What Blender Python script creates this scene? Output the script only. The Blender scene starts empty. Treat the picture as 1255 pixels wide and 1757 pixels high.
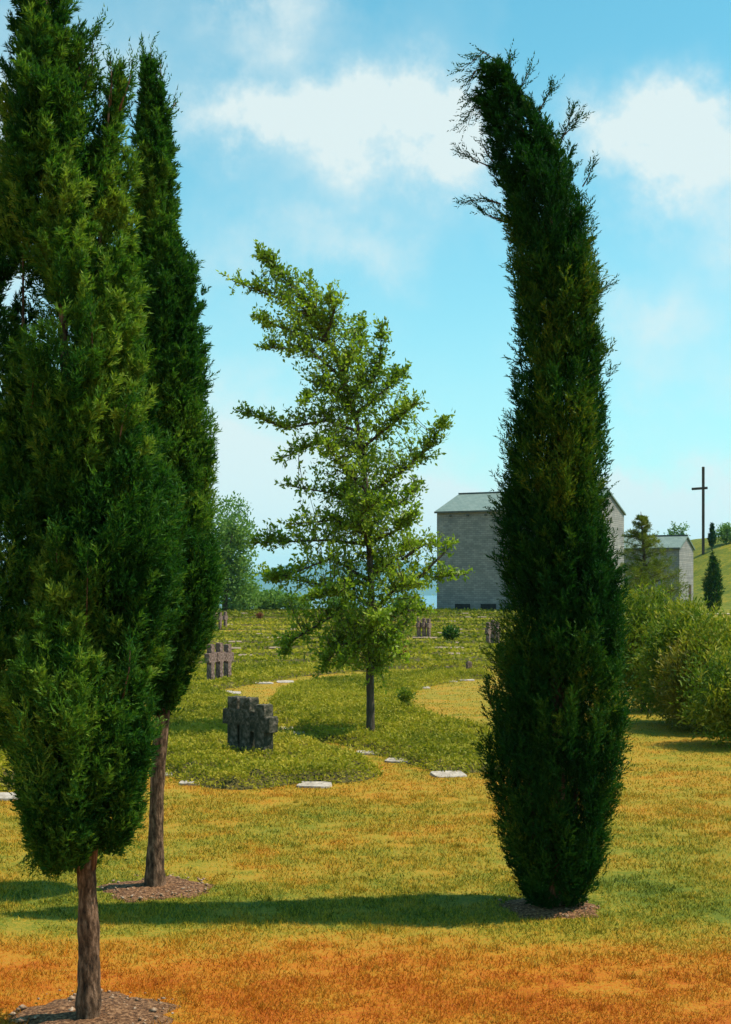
import bpy, math, random
import numpy as np
from mathutils import Vector

random.seed(7)
RNG = np.random.default_rng(11)
scene = bpy.context.scene
COL = scene.collection

# ------------------------------------------------------------------ measurements of the place
F = 2300.0            # focal length, in photo pixels
CX, HZ = 627.5, 1010  # principal column, eye-level row
EYE = 2.6             # eye height in metres


def smooth(a, b, x):
    t = np.clip((np.asarray(x, float) - a) / (b - a), 0, 1)
    return t * t * (3 - 2 * t)


def ground_z(x, y):
    x = np.asarray(x, float); y = np.asarray(y, float)
    z = 0.52 * smooth(78, 126, y)
    z = z + 0.05 * np.sin(x * .31 + 1.3) * np.sin(y * .27) * smooth(14, 30, y)
    # ground falls towards the lake behind the crest, except on the right hand slope
    right = smooth(22, 44, x - (y - 140) * .05)
    fall = smooth(138, 300, y) * (1 - right * (1 - smooth(230, 420, y)))
    r = np.hypot(x - 80, (y - 196) * .85)
    hill = 9.6 * (1 - smooth(28, 66, r)) * (1 - smooth(230, 330, y))
    z = z + hill
    z = z * (1 - fall) - 34.0 * fall
    side = np.maximum(smooth(260, 420, np.abs(x)), smooth(200, 360, -y))
    return z * (1 - side) - 34.0 * side


def gp(px, py):
    """point of the ground seen at a place of the photograph (survey helper)"""
    z = 0.0
    for _ in range(8):
        d = F * (EYE - z) / (py - HZ)
        x = (px - CX) * d / F
        z = float(ground_z(x, d))
    return Vector((x, d, z))


def at(px, py, d):
    return Vector(((px - CX) * d / F, d, EYE + (HZ - py) * d / F))


# ------------------------------------------------------------------ mesh helpers
def mesh_np(name, verts, faces, mat, attrs=None, smooth_shade=False):
    verts = np.asarray(verts, np.float32); faces = np.asarray(faces, np.int32)
    me = bpy.data.meshes.new(name)
    n, k = faces.shape
    me.vertices.add(len(verts)); me.vertices.foreach_set('co', verts.ravel())
    me.loops.add(n * k); me.loops.foreach_set('vertex_index', faces.ravel())
    me.polygons.add(n)
    me.polygons.foreach_set('loop_start', np.arange(0, n * k, k, dtype=np.int32))
    me.polygons.foreach_set('loop_total', np.full(n, k, np.int32))
    if smooth_shade:
        me.polygons.foreach_set('use_smooth', np.ones(n, bool))
    for an, av in (attrs or {}).items():
        a = me.attributes.new(an, 'FLOAT', 'POINT'); a.data.foreach_set('value', np.asarray(av, np.float32))
    me.update(calc_edges=True); me.validate()
    if mat: me.materials.append(mat)
    return me


def link(name, me, parent=None, loc=(0, 0, 0), rotz=0.0):
    o = bpy.data.objects.new(name, me); COL.objects.link(o)
    o.location = loc; o.rotation_euler = (0, 0, rotz)
    if parent: o.parent = parent
    return o


def tag(o, label=None, cat=None, group=None, kind=None):
    if label: o['label'] = label
    if cat: o['category'] = cat
    if group: o['group'] = group
    if kind: o['kind'] = kind
    return o


def empty(name, loc, label, cat, group=None, rotz=0.0):
    o = bpy.data.objects.new(name, None); COL.objects.link(o)
    o.location = loc; o.rotation_euler = (0, 0, rotz); o.empty_display_size = .2
    return tag(o, label, cat, group)


class MB:
    """collects polygons of any size, then links them as one mesh"""
    def __init__(s): s.v = []; s.f = []
    def box(s, c, d, rz=0.0, taper=1.0):
        cx, cy, cz = c; hx, hy, hz = d[0] / 2, d[1] / 2, d[2] / 2
        b = len(s.v); ca, sa = math.cos(rz), math.sin(rz)
        for z, t in ((-hz, 1), (hz, taper)):
            for x, y in ((-hx, -hy), (hx, -hy), (hx, hy), (-hx, hy)):
                x *= t; y *= t
                s.v.append((cx + x * ca - y * sa, cy + x * sa + y * ca, cz + z))
        for q in ((0, 3, 2, 1), (4, 5, 6, 7), (0, 1, 5, 4), (1, 2, 6, 5), (2, 3, 7, 6), (3, 0, 4, 7)):
            s.f.append(tuple(b + i for i in q))
        return s
    def tube(s, pts, radii, n=7):
        pts = [Vector(p) for p in pts]; b = len(s.v)
        for i, p in enumerate(pts):
            t = (pts[min(i + 1, len(pts) - 1)] - pts[max(i - 1, 0)]).normalized()
            u = t.orthogonal().normalized() if i == 0 else (u - t * u.dot(t)).normalized()
            w = t.cross(u)
            for k in range(n):
                a = 2 * math.pi * k / n
                s.v.append(tuple(p + (u * math.cos(a) + w * math.sin(a)) * radii[i]))
        for i in range(len(pts) - 1):
            for k in range(n):
                a = b + i * n + k; c = b + i * n + (k + 1) % n
                s.f.append((a, c, c + n, a + n))
        s.f.append(tuple(b + (len(pts) - 1) * n + k for k in range(n)))
        s.f.append(tuple(b + n - 1 - k for k in range(n)))
        return s
    def poly(s, pts):
        b = len(s.v); s.v += [tuple(p) for p in pts]; s.f.append(tuple(range(b, b + len(pts)))); return s
    def mesh(s, name, mat, smooth_shade=False):
        me = bpy.data.meshes.new(name); me.from_pydata(s.v, [], s.f); me.update()
        if smooth_shade:
            for p in me.polygons: p.use_smooth = True
        if mat: me.materials.append(mat)
        return me


def unit(a):
    return a / np.maximum(np.linalg.norm(a, axis=-1, keepdims=True), 1e-9)


def rdir(n, rng=RNG):
    return unit(rng.normal(size=(n, 3)))


def needles(base, d, length, width, rng=RNG):
    """pointed triangles"""
    n = len(base); s = unit(np.cross(d, rdir(n, rng)))
    w = (np.broadcast_to(width, (n,)) * .5)[:, None]; l = np.broadcast_to(length, (n,))[:, None]
    v = np.empty((n, 3, 3)); v[:, 0] = base - s * w; v[:, 1] = base + s * w; v[:, 2] = base + d * l
    return v.reshape(-1, 3), np.arange(n * 3).reshape(n, 3)


def leaves(base, d, length, width, rng=RNG, flat=None, flatness=0.0):
    """diamond shaped leaves, lightly folded"""
    n = len(base); nrm = rdir(n, rng)
    if flat is not None: nrm = unit(nrm * (1 - flatness) + np.asarray(flat) * flatness)
    s = unit(np.cross(d, nrm)); up = np.cross(s, d)
    w = (np.broadcast_to(width, (n,)) * .5)[:, None]; l = np.broadcast_to(length, (n,))[:, None]
    v = np.empty((n, 4, 3)); v[:, 0] = base
    v[:, 1] = base + d * l * .45 - s * w + up * w * .35
    v[:, 2] = base + d * l
    v[:, 3] = base + d * l * .45 + s * w + up * w * .35
    return v.reshape(-1, 3), np.arange(n * 4).reshape(n, 4)


def value_noise(p, seed=0):
    """cheap smooth 3-D noise in about -1..1"""
    r = np.random.default_rng(seed); out = np.zeros(len(p)); p = np.asarray(p)
    for k in range(6):
        q = r.normal(size=3) * (1 + .25 * k); out += np.sin(p @ q + r.uniform(0, 6.28) + 1.5 * np.sin(p @ (r.normal(size=3) * .8)))
    return out / 3.2


# ------------------------------------------------------------------ materials
def new_mat(name):
    m = bpy.data.materials.new(name); m.use_nodes = True
    nt = m.node_tree; nt.nodes.clear()
    out = nt.nodes.new('ShaderNodeOutputMaterial')
    return m, nt, out


def N(nt, t, **kw):
    n = nt.nodes.new(t)
    for k, v in kw.items():
        if k.startswith('i_'):
            n.inputs[int(k[2:]) if k[2:].isdigit() else k[2:].replace('_', ' ')].default_value = v
        else: setattr(n, k, v)
    return n


def math_node(nt, op, a, b=None, clamp=False):
    n = nt.nodes.new('ShaderNodeMath'); n.operation = op; n.use_clamp = clamp
    for i, s in enumerate((a, b)):
        if s is None: continue
        if isinstance(s, (int, float)): n.inputs[i].default_value = s
        else: nt.links.new(s, n.inputs[i])
    return n.outputs[0]


def ramp(nt, fac, stops, interp='LINEAR'):
    n = nt.nodes.new('ShaderNodeValToRGB'); cr = n.color_ramp; cr.interpolation = interp
    while len(cr.elements) < len(stops): cr.elements.new(.5)
    for e, (p, c) in zip(cr.elements, stops):
        e.position = p; e.color = (*c, 1) if len(c) == 3 else c
    nt.links.new(fac, n.inputs[0]); return n.outputs[0]


def noise(nt, vec, scale, detail=3, rough=.55):
    n = nt.nodes.new('ShaderNodeTexNoise'); n.inputs['Scale'].default_value = scale
    n.inputs['Detail'].default_value = detail; n.inputs['Roughness'].default_value = rough
    if vec is not None: nt.links.new(vec, n.inputs['Vector'])
    return n.outputs['Fac']


def mixc(nt, fac, a, b, mode='MIX'):
    n = nt.nodes.new('ShaderNodeMix'); n.data_type = 'RGBA'; n.blend_type = mode
    for i, s in ((0, fac), (6, a), (7, b)):
        if isinstance(s, (int, float)): n.inputs[i].default_value = s
        elif isinstance(s, tuple): n.inputs[i].default_value = (*s, 1)
        else: nt.links.new(s, n.inputs[i])
    return n.outputs[2]


def foliage_mat(name, stops, translucent=.3, noise_scale=3.0, trans_tint=(1.0, 1.15, .45), spec=.25, rough=.5):
    """stops: dark to light leaf colours; picked per leaf, per clump (attribute tint) and by slow noise"""
    m, nt, out = new_mat(name)
    geo = N(nt, 'ShaderNodeNewGeometry'); att = N(nt, 'ShaderNodeAttribute', attribute_name='tint')
    nz = noise(nt, geo.outputs['Position'], noise_scale, 2)
    a = math_node(nt, 'MULTIPLY', geo.outputs['Random Per Island'], .25)
    b = math_node(nt, 'MULTIPLY', att.outputs['Fac'], .55)
    c = math_node(nt, 'MULTIPLY', nz, .30)
    f = math_node(nt, 'ADD', math_node(nt, 'ADD', a, b), c, True)
    col = ramp(nt, f, stops)
    bs = N(nt, 'ShaderNodeBsdfPrincipled', i_Roughness=rough)
    bs.inputs['Specular IOR Level'].default_value = spec
    tr = N(nt, 'ShaderNodeBsdfTranslucent'); mx = N(nt, 'ShaderNodeMixShader', i_0=translucent)
    nt.links.new(col, bs.inputs['Base Color'])
    nt.links.new(mixc(nt, 1.0, col, trans_tint, 'MULTIPLY'), tr.inputs['Color'])
    nt.links.new(bs.outputs[0], mx.inputs[1]); nt.links.new(tr.outputs[0], mx.inputs[2])
    nt.links.new(mx.outputs[0], out.inputs['Surface'])
    return m


def solid_mat(name, stops, scale=8.0, detail=5, rough=.85, bump=.3, bump_dist=.02, stretch=None, spec=.2, coord='Object'):
    m, nt, out = new_mat(name)
    tc = N(nt, 'ShaderNodeTexCoord'); vec = tc.outputs[coord]
    if stretch:
        mp = N(nt, 'ShaderNodeMapping'); mp.inputs['Scale'].default_value = stretch
        nt.links.new(vec, mp.inputs['Vector']); vec = mp.outputs[0]
    nz = noise(nt, vec, scale, detail, .65)
    bs = N(nt, 'ShaderNodeBsdfPrincipled', i_Roughness=rough)
    bs.inputs['Specular IOR Level'].default_value = spec
    nt.links.new(ramp(nt, nz, stops), bs.inputs['Base Color'])
    bp = N(nt, 'ShaderNodeBump', i_Strength=bump, i_Distance=bump_dist)
    nt.links.new(nz, bp.inputs['Height']); nt.links.new(bp.outputs[0], bs.inputs['Normal'])
    nt.links.new(bs.outputs[0], out.inputs['Surface'])
    return m


def lawn_colour(nt, blade=False):
    """parched lawn: green, straw and burnt orange patches, with a green band along the cypress shadow"""
    geo = N(nt, 'ShaderNodeNewGeometry'); pos = geo.outputs['Position']
    sp = N(nt, 'ShaderNodeSeparateXYZ'); nt.links.new(pos, sp.inputs[0])
    mr = N(nt, 'ShaderNodeMapRange'); mr.inputs[1].default_value = 6; mr.inputs[2].default_value = 30
    big = noise(nt, pos, .55, 2, .5); mid = noise(nt, pos, 2.3, 5, .68); fine = noise(nt, pos, 26, 4, .7)
    wob = math_node(nt, 'MULTIPLY', math_node(nt, 'SUBTRACT', big, .5), 2.3)
    nt.links.new(math_node(nt, 'ADD', sp.outputs[1], wob), mr.inputs[0])
    g = lambda v: (v, v, v)
    band = ramp(nt, mr.outputs[0], [(0.0, g(.66)), (.09, g(.90)), (.14, g(.82)), (.185, g(.34)), (.225, g(.29)),  # green dip along the bent cypress's shadow, shade put into the colour
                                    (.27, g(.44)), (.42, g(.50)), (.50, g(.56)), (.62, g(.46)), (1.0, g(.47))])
    f = math_node(nt, 'ADD', band, math_node(nt, 'MULTIPLY', math_node(nt, 'SUBTRACT', mid, .5), .85))
    f = math_node(nt, 'ADD', f, math_node(nt, 'MULTIPLY', math_node(nt, 'SUBTRACT', fine, .5), 1.0))
    f = math_node(nt, 'ADD', f, math_node(nt, 'MULTIPLY', math_node(nt, 'SUBTRACT', big, .5), .5), True)
    if blade: f = math_node(nt, 'ADD', f, math_node(nt, 'MULTIPLY', math_node(nt, 'SUBTRACT', geo.outputs['Random Per Island'], .5), .55), True)
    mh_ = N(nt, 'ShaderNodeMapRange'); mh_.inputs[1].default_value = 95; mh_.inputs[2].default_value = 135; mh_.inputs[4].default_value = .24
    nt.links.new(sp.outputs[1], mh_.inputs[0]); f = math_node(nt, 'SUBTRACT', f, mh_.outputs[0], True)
    col = ramp(nt, f, [(0.0, (.045, .072, .008)), (.25, (.120, .138, .011)), (.45, (.255, .190, .018)),
                       (.65, (.355, .180, .018)), (.85, (.385, .130, .010)), (1.0, (.34, .085, .008))])
    return col, fine, pos, geo


def lawn_mat(name, blade=False):
    m, nt, out = new_mat(name)
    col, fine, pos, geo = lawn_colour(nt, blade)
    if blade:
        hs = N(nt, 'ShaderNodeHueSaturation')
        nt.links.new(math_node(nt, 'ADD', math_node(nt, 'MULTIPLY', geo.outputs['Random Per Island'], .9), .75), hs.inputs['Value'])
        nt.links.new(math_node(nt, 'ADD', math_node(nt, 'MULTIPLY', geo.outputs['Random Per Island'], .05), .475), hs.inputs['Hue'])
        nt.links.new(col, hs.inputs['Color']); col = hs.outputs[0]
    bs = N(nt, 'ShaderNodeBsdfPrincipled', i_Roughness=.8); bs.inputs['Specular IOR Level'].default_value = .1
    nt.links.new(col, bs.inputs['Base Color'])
    if blade:
        tr = N(nt, 'ShaderNodeBsdfTranslucent'); mx = N(nt, 'ShaderNodeMixShader', i_0=.3)
        nt.links.new(col, tr.inputs['Color'])
        nt.links.new(bs.outputs[0], mx.inputs[1]); nt.links.new(tr.outputs[0], mx.inputs[2])
        nt.links.new(mx.outputs[0], out.inputs['Surface'])
    else:
        bp = N(nt, 'ShaderNodeBump', i_Strength=.6, i_Distance=.03)
        n2 = noise(nt, pos, 60, 3, .7)
        nt.links.new(n2, bp.inputs['Height']); nt.links.new(bp.outputs[0], bs.inputs['Normal'])
        nt.links.new(bs.outputs[0], out.inputs['Surface'])
    return m


M = {}
M['lawn'] = lawn_mat('parched_lawn')
M['blade'] = lawn_mat('parched_blade', True)
M['cypress'] = foliage_mat('cypress_foliage', [(.1, (.005, .026, .007)), (.46, (.012, .060, .010)), (.74, (.045, .105, .012)), (1, (.19, .21, .018))], .3, 2.2, spec=.05)
M['juniper'] = foliage_mat('juniper_foliage', [(.1, (.008, .030, .008)), (.36, (.018, .078, .014)), (.64, (.080, .175, .022)), (1, (.29, .37, .055))], .40, 2.0, spec=.05)
M['oak'] = foliage_mat('oak_leaves', [(.1, (.055, .105, .010)), (.5, (.19, .28, .022)), (.8, (.32, .39, .04)), (1, (.46, .50, .09))], .5, 1.5, spec=.2, rough=.45)
M['shrub'] = foliage_mat('shrub_leaves', [(.1, (.035, .080, .012)), (.5, (.125, .190, .018)), (.8, (.28, .265, .025)), (1, (.50, .44, .10))], .38, 1.6, spec=.1)
M['shrub_yellow'] = foliage_mat('yellowed_shrub_leaves', [(.1, (.06, .07, .008)), (.5, (.17, .155, .015)), (.8, (.28, .22, .02)), (1, (.42, .29, .02))], .3, 1.6)
M['pine'] = foliage_mat('pine_needles', [(.1, (.05, .085, .012)), (.5, (.12, .155, .02)), (.8, (.20, .21, .03)), (1, (.26, .25, .04))], .35, 1.0, spec=.1)
M['far_green'] = foliage_mat('far_tree_leaves', [(.1, (.06, .14, .035)), (.5, (.14, .25, .06)), (1, (.24, .34, .09))], .4, .5, spec=.05)
M['bed'] = foliage_mat('bed_leaves', [(.1, (.075, .105, .012)), (.4, (.22, .215, .020)), (.7, (.36, .31, .032)), (1, (.48, .36, .05))], .38, .55, spec=.08)
M['bed_soil'] = solid_mat('bed_undergrowth', [(.3, (.030, .030, .008)), (.55, (.075, .062, .014)), (.8, (.14, .095, .03))], 9, 5, bump=.8, bump_dist=.05)
M['bark'] = solid_mat('flaky_bark', [(.36, (.022, .013, .008)), (.5, (.105, .058, .032)), (.64, (.27, .16, .10))], 34, 7, .9, 1.0, .03, (1, 1, .30))
M['bark_dark'] = solid_mat('dark_bark', [(.3, (.03, .024, .016)), (.55, (.085, .065, .045)), (.75, (.15, .12, .09))], 22, 6, .9, .8, .02, (1, 1, .25))
M['mulch'] = solid_mat('dry_mulch', [(.36, (.035, .016, .008)), (.5, (.15, .068, .030)), (.64, (.34, .18, .09))], 42, 6, .95, 1.0, .03)
M['pebble'] = solid_mat('pale_pebbles', [(.3, (.16, .085, .05)), (.55, (.30,.19,.12)), (.8, (.55, .46, .38))], 30, 3, .9, .3, .01)
M['cross_stone'] = solid_mat('weathered_porphyry', [(.3, (.035, .028, .022)), (.5, (.12, .082, .066)), (.7, (.30, .205, .17))], 14, 7, .92, .9, .03)
M['slab_stone'] = solid_mat('pale_slab_stone', [(.3, (.20, .165, .135)), (.55, (.36, .305, .26)), (.75, (.52, .45, .39))], 14, 6, .85, .4, .01)
M['wood'] = solid_mat('dark_tarred_wood', [(.3, (.035, .022, .016)), (.7, (.10, .065, .045))], 3, 5, .8, .4, .03, (1, 1, .2))
M['dark_opening'] = solid_mat('dark_vent', [(.3, (.01, .01, .012)), (.7, (.03, .03, .03))], 3, 2)
M['road'] = solid_mat('pale_gravel_path', [(.3, (.33, .27, .20)), (.7, (.5, .43, .34))], 4, 4, coord='Generated')
M['marker_stone'] = solid_mat('warm_marker_stone', [(.3, (.16, .12, .085)), (.6, (.27, .20, .145)), (.8, (.38, .30, .23))], 14, 5, .9, .4, .01)
M['red_plant'] = foliage_mat('reddish_leaves', [(.1, (.10, .03, .012)), (.6, (.22, .07, .03)), (1, (.3, .12, .05))], .25)


def wall_mat():
    m, nt, out = new_mat('grey_stone_courses')
    tc = N(nt, 'ShaderNodeTexCoord')
    mp = N(nt, 'ShaderNodeMapping'); mp.inputs['Rotation'].default_value = (math.radians(90), 0, 0)
    nt.links.new(tc.outputs['Object'], mp.inputs['Vector'])
    br = N(nt, 'ShaderNodeTexBrick', i_Scale=1.0)
    br.inputs['Brick Width'].default_value = .46; br.inputs['Row Height'].default_value = .19
    br.inputs['Mortar Size'].default_value = .018; br.inputs['Bias'].default_value = -.1
    br.inputs['Color1'].default_value = (.215, .21, .205, 1); br.inputs['Color2'].default_value = (.31, .295, .285, 1)
    br.inputs['Mortar'].default_value = (.17, .165, .16, 1)
    nt.links.new(mp.outputs[0], br.inputs['Vector'])
    nz = noise(nt, tc.outputs['Object'], 1.1, 5, .6)
    col = mixc(nt, 1.0, br.outputs['Color'], ramp(nt, nz, [(.3, (.72, .72, .74)), (.7, (1.15, 1.1, 1.05))]), 'MULTIPLY')
    bs = N(nt, 'ShaderNodeBsdfPrincipled', i_Roughness=.9)
    nt.links.new(col, bs.inputs['Base Color'])
    bp = N(nt, 'ShaderNodeBump', i_Strength=.7, i_Distance=.03)
    nt.links.new(br.outputs['Fac'], bp.inputs['Height']); bp.invert = True
    nt.links.new(bp.outputs[0], bs.inputs['Normal']); nt.links.new(bs.outputs[0], out.inputs['Surface'])
    return m


def roof_mat():
    m, nt, out = new_mat('grey_green_slate')
    tc = N(nt, 'ShaderNodeTexCoord')
    br = N(nt, 'ShaderNodeTexBrick', i_Scale=1.0)
    br.inputs['Brick Width'].default_value = .45; br.inputs['Row Height'].default_value = .35
    br.inputs['Mortar Size'].default_value = .015
    br.inputs['Color1'].default_value = (.12, .165, .145, 1); br.inputs['Color2'].default_value = (.17, .215, .19, 1)
    br.inputs['Mortar'].default_value = (.08, .105, .095, 1)
    nt.links.new(tc.outputs['Object'], br.inputs['Vector'])
    bs = N(nt, 'ShaderNodeBsdfPrincipled', i_Roughness=.55)
    nt.links.new(br.outputs['Color'], bs.inputs['Base Color']); nt.links.new(bs.outputs[0], out.inputs['Surface'])
    return m


M['wall'] = wall_mat(); M['roof'] = roof_mat()
M['trim'] = solid_mat('dull_metal_edge', [(.3, (.06, .065, .06)), (.7, (.11, .11, .10))], 4, 3, .6, .1)

# ------------------------------------------------------------------ beds (shapes surveyed on the ground)
def g2(pts): return [(gp(x, y).x, gp(x, y).y) for x, y in pts]

BED_CROSSES = g2([(262, 1300), (285, 1331), (318, 1343), (352, 1352), (392, 1356), (430, 1356), (470, 1352), (512, 1345), (560, 1345), (612, 1343), (657, 1334),
                  (640, 1322), (600, 1306), (560, 1291), (522, 1277), (492, 1268), (476, 1258), (455, 1238), (425, 1212), (392, 1195), (352, 1188), (318, 1190), (286, 1222)])
BED_OAK = g2([(480, 1244), (500, 1256), (532, 1268), (575, 1276), (612, 1287), (650, 1298), (690, 1309), (728, 1321), (765, 1330), (815, 1327), (880, 1322), (930, 1300), (915, 1275),
              (835, 1259), (790, 1248), (748, 1236), (715, 1224), (697, 1207), (700, 1192), (728, 1180), (775, 1170), (840, 1164), (842, 1156), (760, 1156), (690, 1158), (620, 1166), (540, 1174), (490, 1184), (468, 1198), (466, 1216)])
BED_LEFT = g2([(-160, 1368), (-60, 1362), (40, 1356), (120, 1352), (200, 1340), (232, 1318), (240, 1280), (235, 1235), (170, 1212), (40, 1210), (-120, 1215)])


BED_BACK = g2([(230, 1192), (300, 1190), (352, 1187), (396, 1182), (450, 1172), (520, 1161), (620, 1152), (700, 1147.5), (780, 1147), (850, 1149), (880, 1143), (700, 1141), (500, 1143), (330, 1147), (230, 1150)])


def inside(poly, x, y):
    r = np.zeros(len(x), bool); n = len(poly)
    for i in range(n):
        x0, y0 = poly[i]; x1, y1 = poly[(i + 1) % n]
        c = ((y0 > y) != (y1 > y)) & (x < (x1 - x0) * (y - y0) / (y1 - y0 + 1e-12) + x0)
        r ^= c
    return r


def edge_dist(poly, x, y):
    d = np.full(len(x), 1e9); n = len(poly)
    for i in range(n):
        x0, y0 = poly[i]; x1, y1 = poly[(i + 1) % n]; dx, dy = x1 - x0, y1 - y0
        t = np.clip(((x - x0) * dx + (y - y0) * dy) / (dx * dx + dy * dy + 1e-12), 0, 1)
        d = np.minimum(d, np.hypot(x - x0 - t * dx, y - y0 - t * dy))
    return d


def bed_height(poly, x, y, h):
    d = edge_dist(poly, x, y); p = np.stack([x, y, np.zeros(len(x))], 1)
    tuft = 1 + .55 * np.clip(value_noise(p * 3.1, 8) - .15, 0, 1) * smooth(1.0, .25, d)   # shaggy tufts along the border
    return h * tuft * smooth(-.06, .24, d) * (.74 + .16 * value_noise(p * 1.7, 5) + .16 * value_noise(p * 5.2, 6)) + ground_z(x, y)


def bed(name, poly, h, per_m2, leaf, label, cell=.13, mat='bed', seed=3):
    rng = np.random.default_rng(seed)
    xs = [p[0] for p in poly]; ys = [p[1] for p in poly]
    gx = np.arange(min(xs) - cell, max(xs) + cell, cell); gy = np.arange(min(ys) - cell, max(ys) + cell, cell * 1.4)
    X, Y = np.meshgrid(gx, gy); x = X.ravel(); y = Y.ravel()
    x = x + rng.uniform(-.3, .3, len(x)) * cell; y = y + rng.uniform(-.3, .3, len(y)) * cell
    ins = inside(poly, x, y)
    z = np.where(ins, bed_height(poly, x, y, h) - .05, ground_z(x, y) - .04)
    w = len(gx); idx = np.arange(len(x)).reshape(X.shape)
    q = np.stack([idx[:-1, :-1], idx[:-1, 1:], idx[1:, 1:], idx[1:, :-1]], -1).reshape(-1, 4)
    q = q[ins[q].sum(1) >= 1]
    used, inv = np.unique(q, return_inverse=True)
    root = link(name, mesh_np(name, np.stack([x, y, z], 1)[used], inv.reshape(-1, 4), M['bed_soil'], {'tint': np.zeros(len(used))}, True))
    tag(root, label, 'ground cover', None, 'stuff')
    area = (max(xs) - min(xs)) * (max(ys) - min(ys)); n = int(area * per_m2)
    x = rng.uniform(min(xs), max(xs), n); y = rng.uniform(min(ys), max(ys), n)
    # ragged edge: a few sprigs grow out over the border
    k = inside(poly, x + rng.normal(0, .11, n), y + rng.normal(0, .11, n)); x = x[k]; y = y[k]; n = len(x)
    zz = np.where(inside(poly, x, y), bed_height(poly, x, y, h), ground_z(x, y) + .05) + rng.normal(0, .028, n)
    tint = np.clip(.5 + .38 * value_noise(np.stack([x, y, 0 * x], 1) * 1.3, 9) + .22 * value_noise(np.stack([x, y, 0 * x], 1) * 4.5, 19) + rng.normal(0, .16, n), 0, 1)
    d = unit(rdir(n, rng) * [1, 1, .55] + [0, 0, .55])
    L = leaf * rng.uniform(.6, 1.5, n)
    v, f = leaves(np.stack([x, y, zz], 1), d, L, L * .42, rng, (0, 0, 1), .35)
    lv = link('leaf_mat', mesh_np('leaf_mat', v, f, M['bed'], {'tint': np.repeat(tint, 4)}), root)
    return root


bed('ground_cover', BED_CROSSES, .20, 1900, .048, 'olive ground cover bed round the nearest group of three dark stone crosses', seed=3)
bed('ground_cover', BED_OAK, .17, 1700, .052, 'large olive ground cover bed with the broad-leaved tree growing in it', seed=4)
bed('ground_cover', BED_LEFT, .26, 1000, .065, 'ground cover bed at the left edge behind the two left cypresses', seed=5)


bed('ground_cover', BED_BACK, .14, 420, .085, 'narrow ground cover bed behind the yellow path, where the pinkish second group of crosses stands', cell=.2, seed=6)


def far_rows():
    """curved planted rows on the terrace, thin strips of lawn and stones between them"""
    V, Fc, T = [], [], []; LV, LF, LT = [], [], []; nb = 0; nl = 0
    rng = np.random.default_rng(21); spots = []
    y0 = 45.6; k = 0
    while y0 < 121:
        dep = 3.05 + rng.uniform(-.3, .3); yc0 = y0
        xl, xr = -.34 * y0 - 6, .215 * y0 + 1.0
        n = int((xr - xl) / .45); xx = np.linspace(xl, xr, n)
        bow = .0024 * (xx + 4) ** 2 - 1.2 * smooth(4, 14, xx) + .22 * np.sin(xx * .55 + k * 1.7) + .13 * np.sin(xx * 1.9 + k)
        prof = [(-.02, -.05), (.03, .17), (.2, .30), (.5, .33), (.8, .28), (.97, .12), (1.02, -.05)]
        for t, h in prof:
            yy = yc0 + bow + t * dep; g = ground_z(xx, yy)
            sc_ = (1 - .66 * float(smooth(36, 50, y0)));  ends = smooth(0, 1.6, xx - xl) * smooth(0, 1.6, xr - xx); z = g + (h * ends if h > 0 else h) * sc_ - .05 * (1 - ends) + (.06 * sc_ * value_noise(np.stack([xx, yy, 0 * xx], 1) * 1.4, k) if h > 0 else 0)
            V.append(np.stack([xx, yy, z], 1))
        for a in range(len(prof) - 1):
            i = nb + a * n + np.arange(n - 1); Fc.append(np.stack([i, i + 1, i + 1 + n, i + n], 1))
        nb += n * len(prof)
        m = int((xr - xl) * dep * (95 if y0 < 60 else 60)); lx = rng.uniform(xl, xr, m); t = rng.uniform(-.01, 1.02, m)
        lb = np.interp(lx, xx, bow); ly = yc0 + lb + t * dep
        lz = ground_z(lx, ly) + sc_ * np.interp(lx, xx, ends) * np.interp(t, [p[0] for p in prof], [max(p[1], 0) for p in prof]) + rng.normal(.01, .03 * sc_ + .008, m)
        s = .075 + .0016 * y0; L = s * rng.uniform(.6, 1.5, m)
        d = unit(rdir(m, rng) * [1, 1, .4] + [0, 0, .1])
        v, f = leaves(np.stack([lx, ly, lz], 1), d, L, L * .5, rng, (0, 0, 1), .35)
        LV.append(v); LF.append(f + nl); nl += len(v)
        tt = np.clip(rng.uniform(.12, .78) - .5 * smooth(.3, 0, t) + .35 * value_noise(np.stack([lx, ly, 0 * lx], 1) * .35, 9) + rng.normal(0, .15, m), 0, 1); LT.append(np.repeat(tt, 4))  # front edge of each row darkened: shade put into the leaf tint
        for _ in range(5 if y0 < 80 else 4):
            sx = rng.uniform(max(xl, -.20 * y0), .105 * y0); spots.append((sx, yc0 + float(np.interp(sx, xx, bow)) - .22))
        y0 += dep + .6 + .042 * y0; k += 1
    root = link('ground_cover', mesh_np('ground_cover', np.concatenate(V), np.concatenate(Fc), M['bed_soil'], None, True))
    tag(root, 'many low curved rows of olive ground cover on the terrace below the chapel', 'ground cover', None, 'stuff')
    link('leaf_mat', mesh_np('leaf_mat', np.concatenate(LV), np.concatenate(LF), M['bed'], {'tint': np.concatenate(LT)}), root)
    return spots


SPOTS = far_rows()

# ------------------------------------------------------------------ ground, lake, hills
def axis(parts):
    return np.unique(np.concatenate([np.arange(a, b, s) for a, b, s in parts]))

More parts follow.
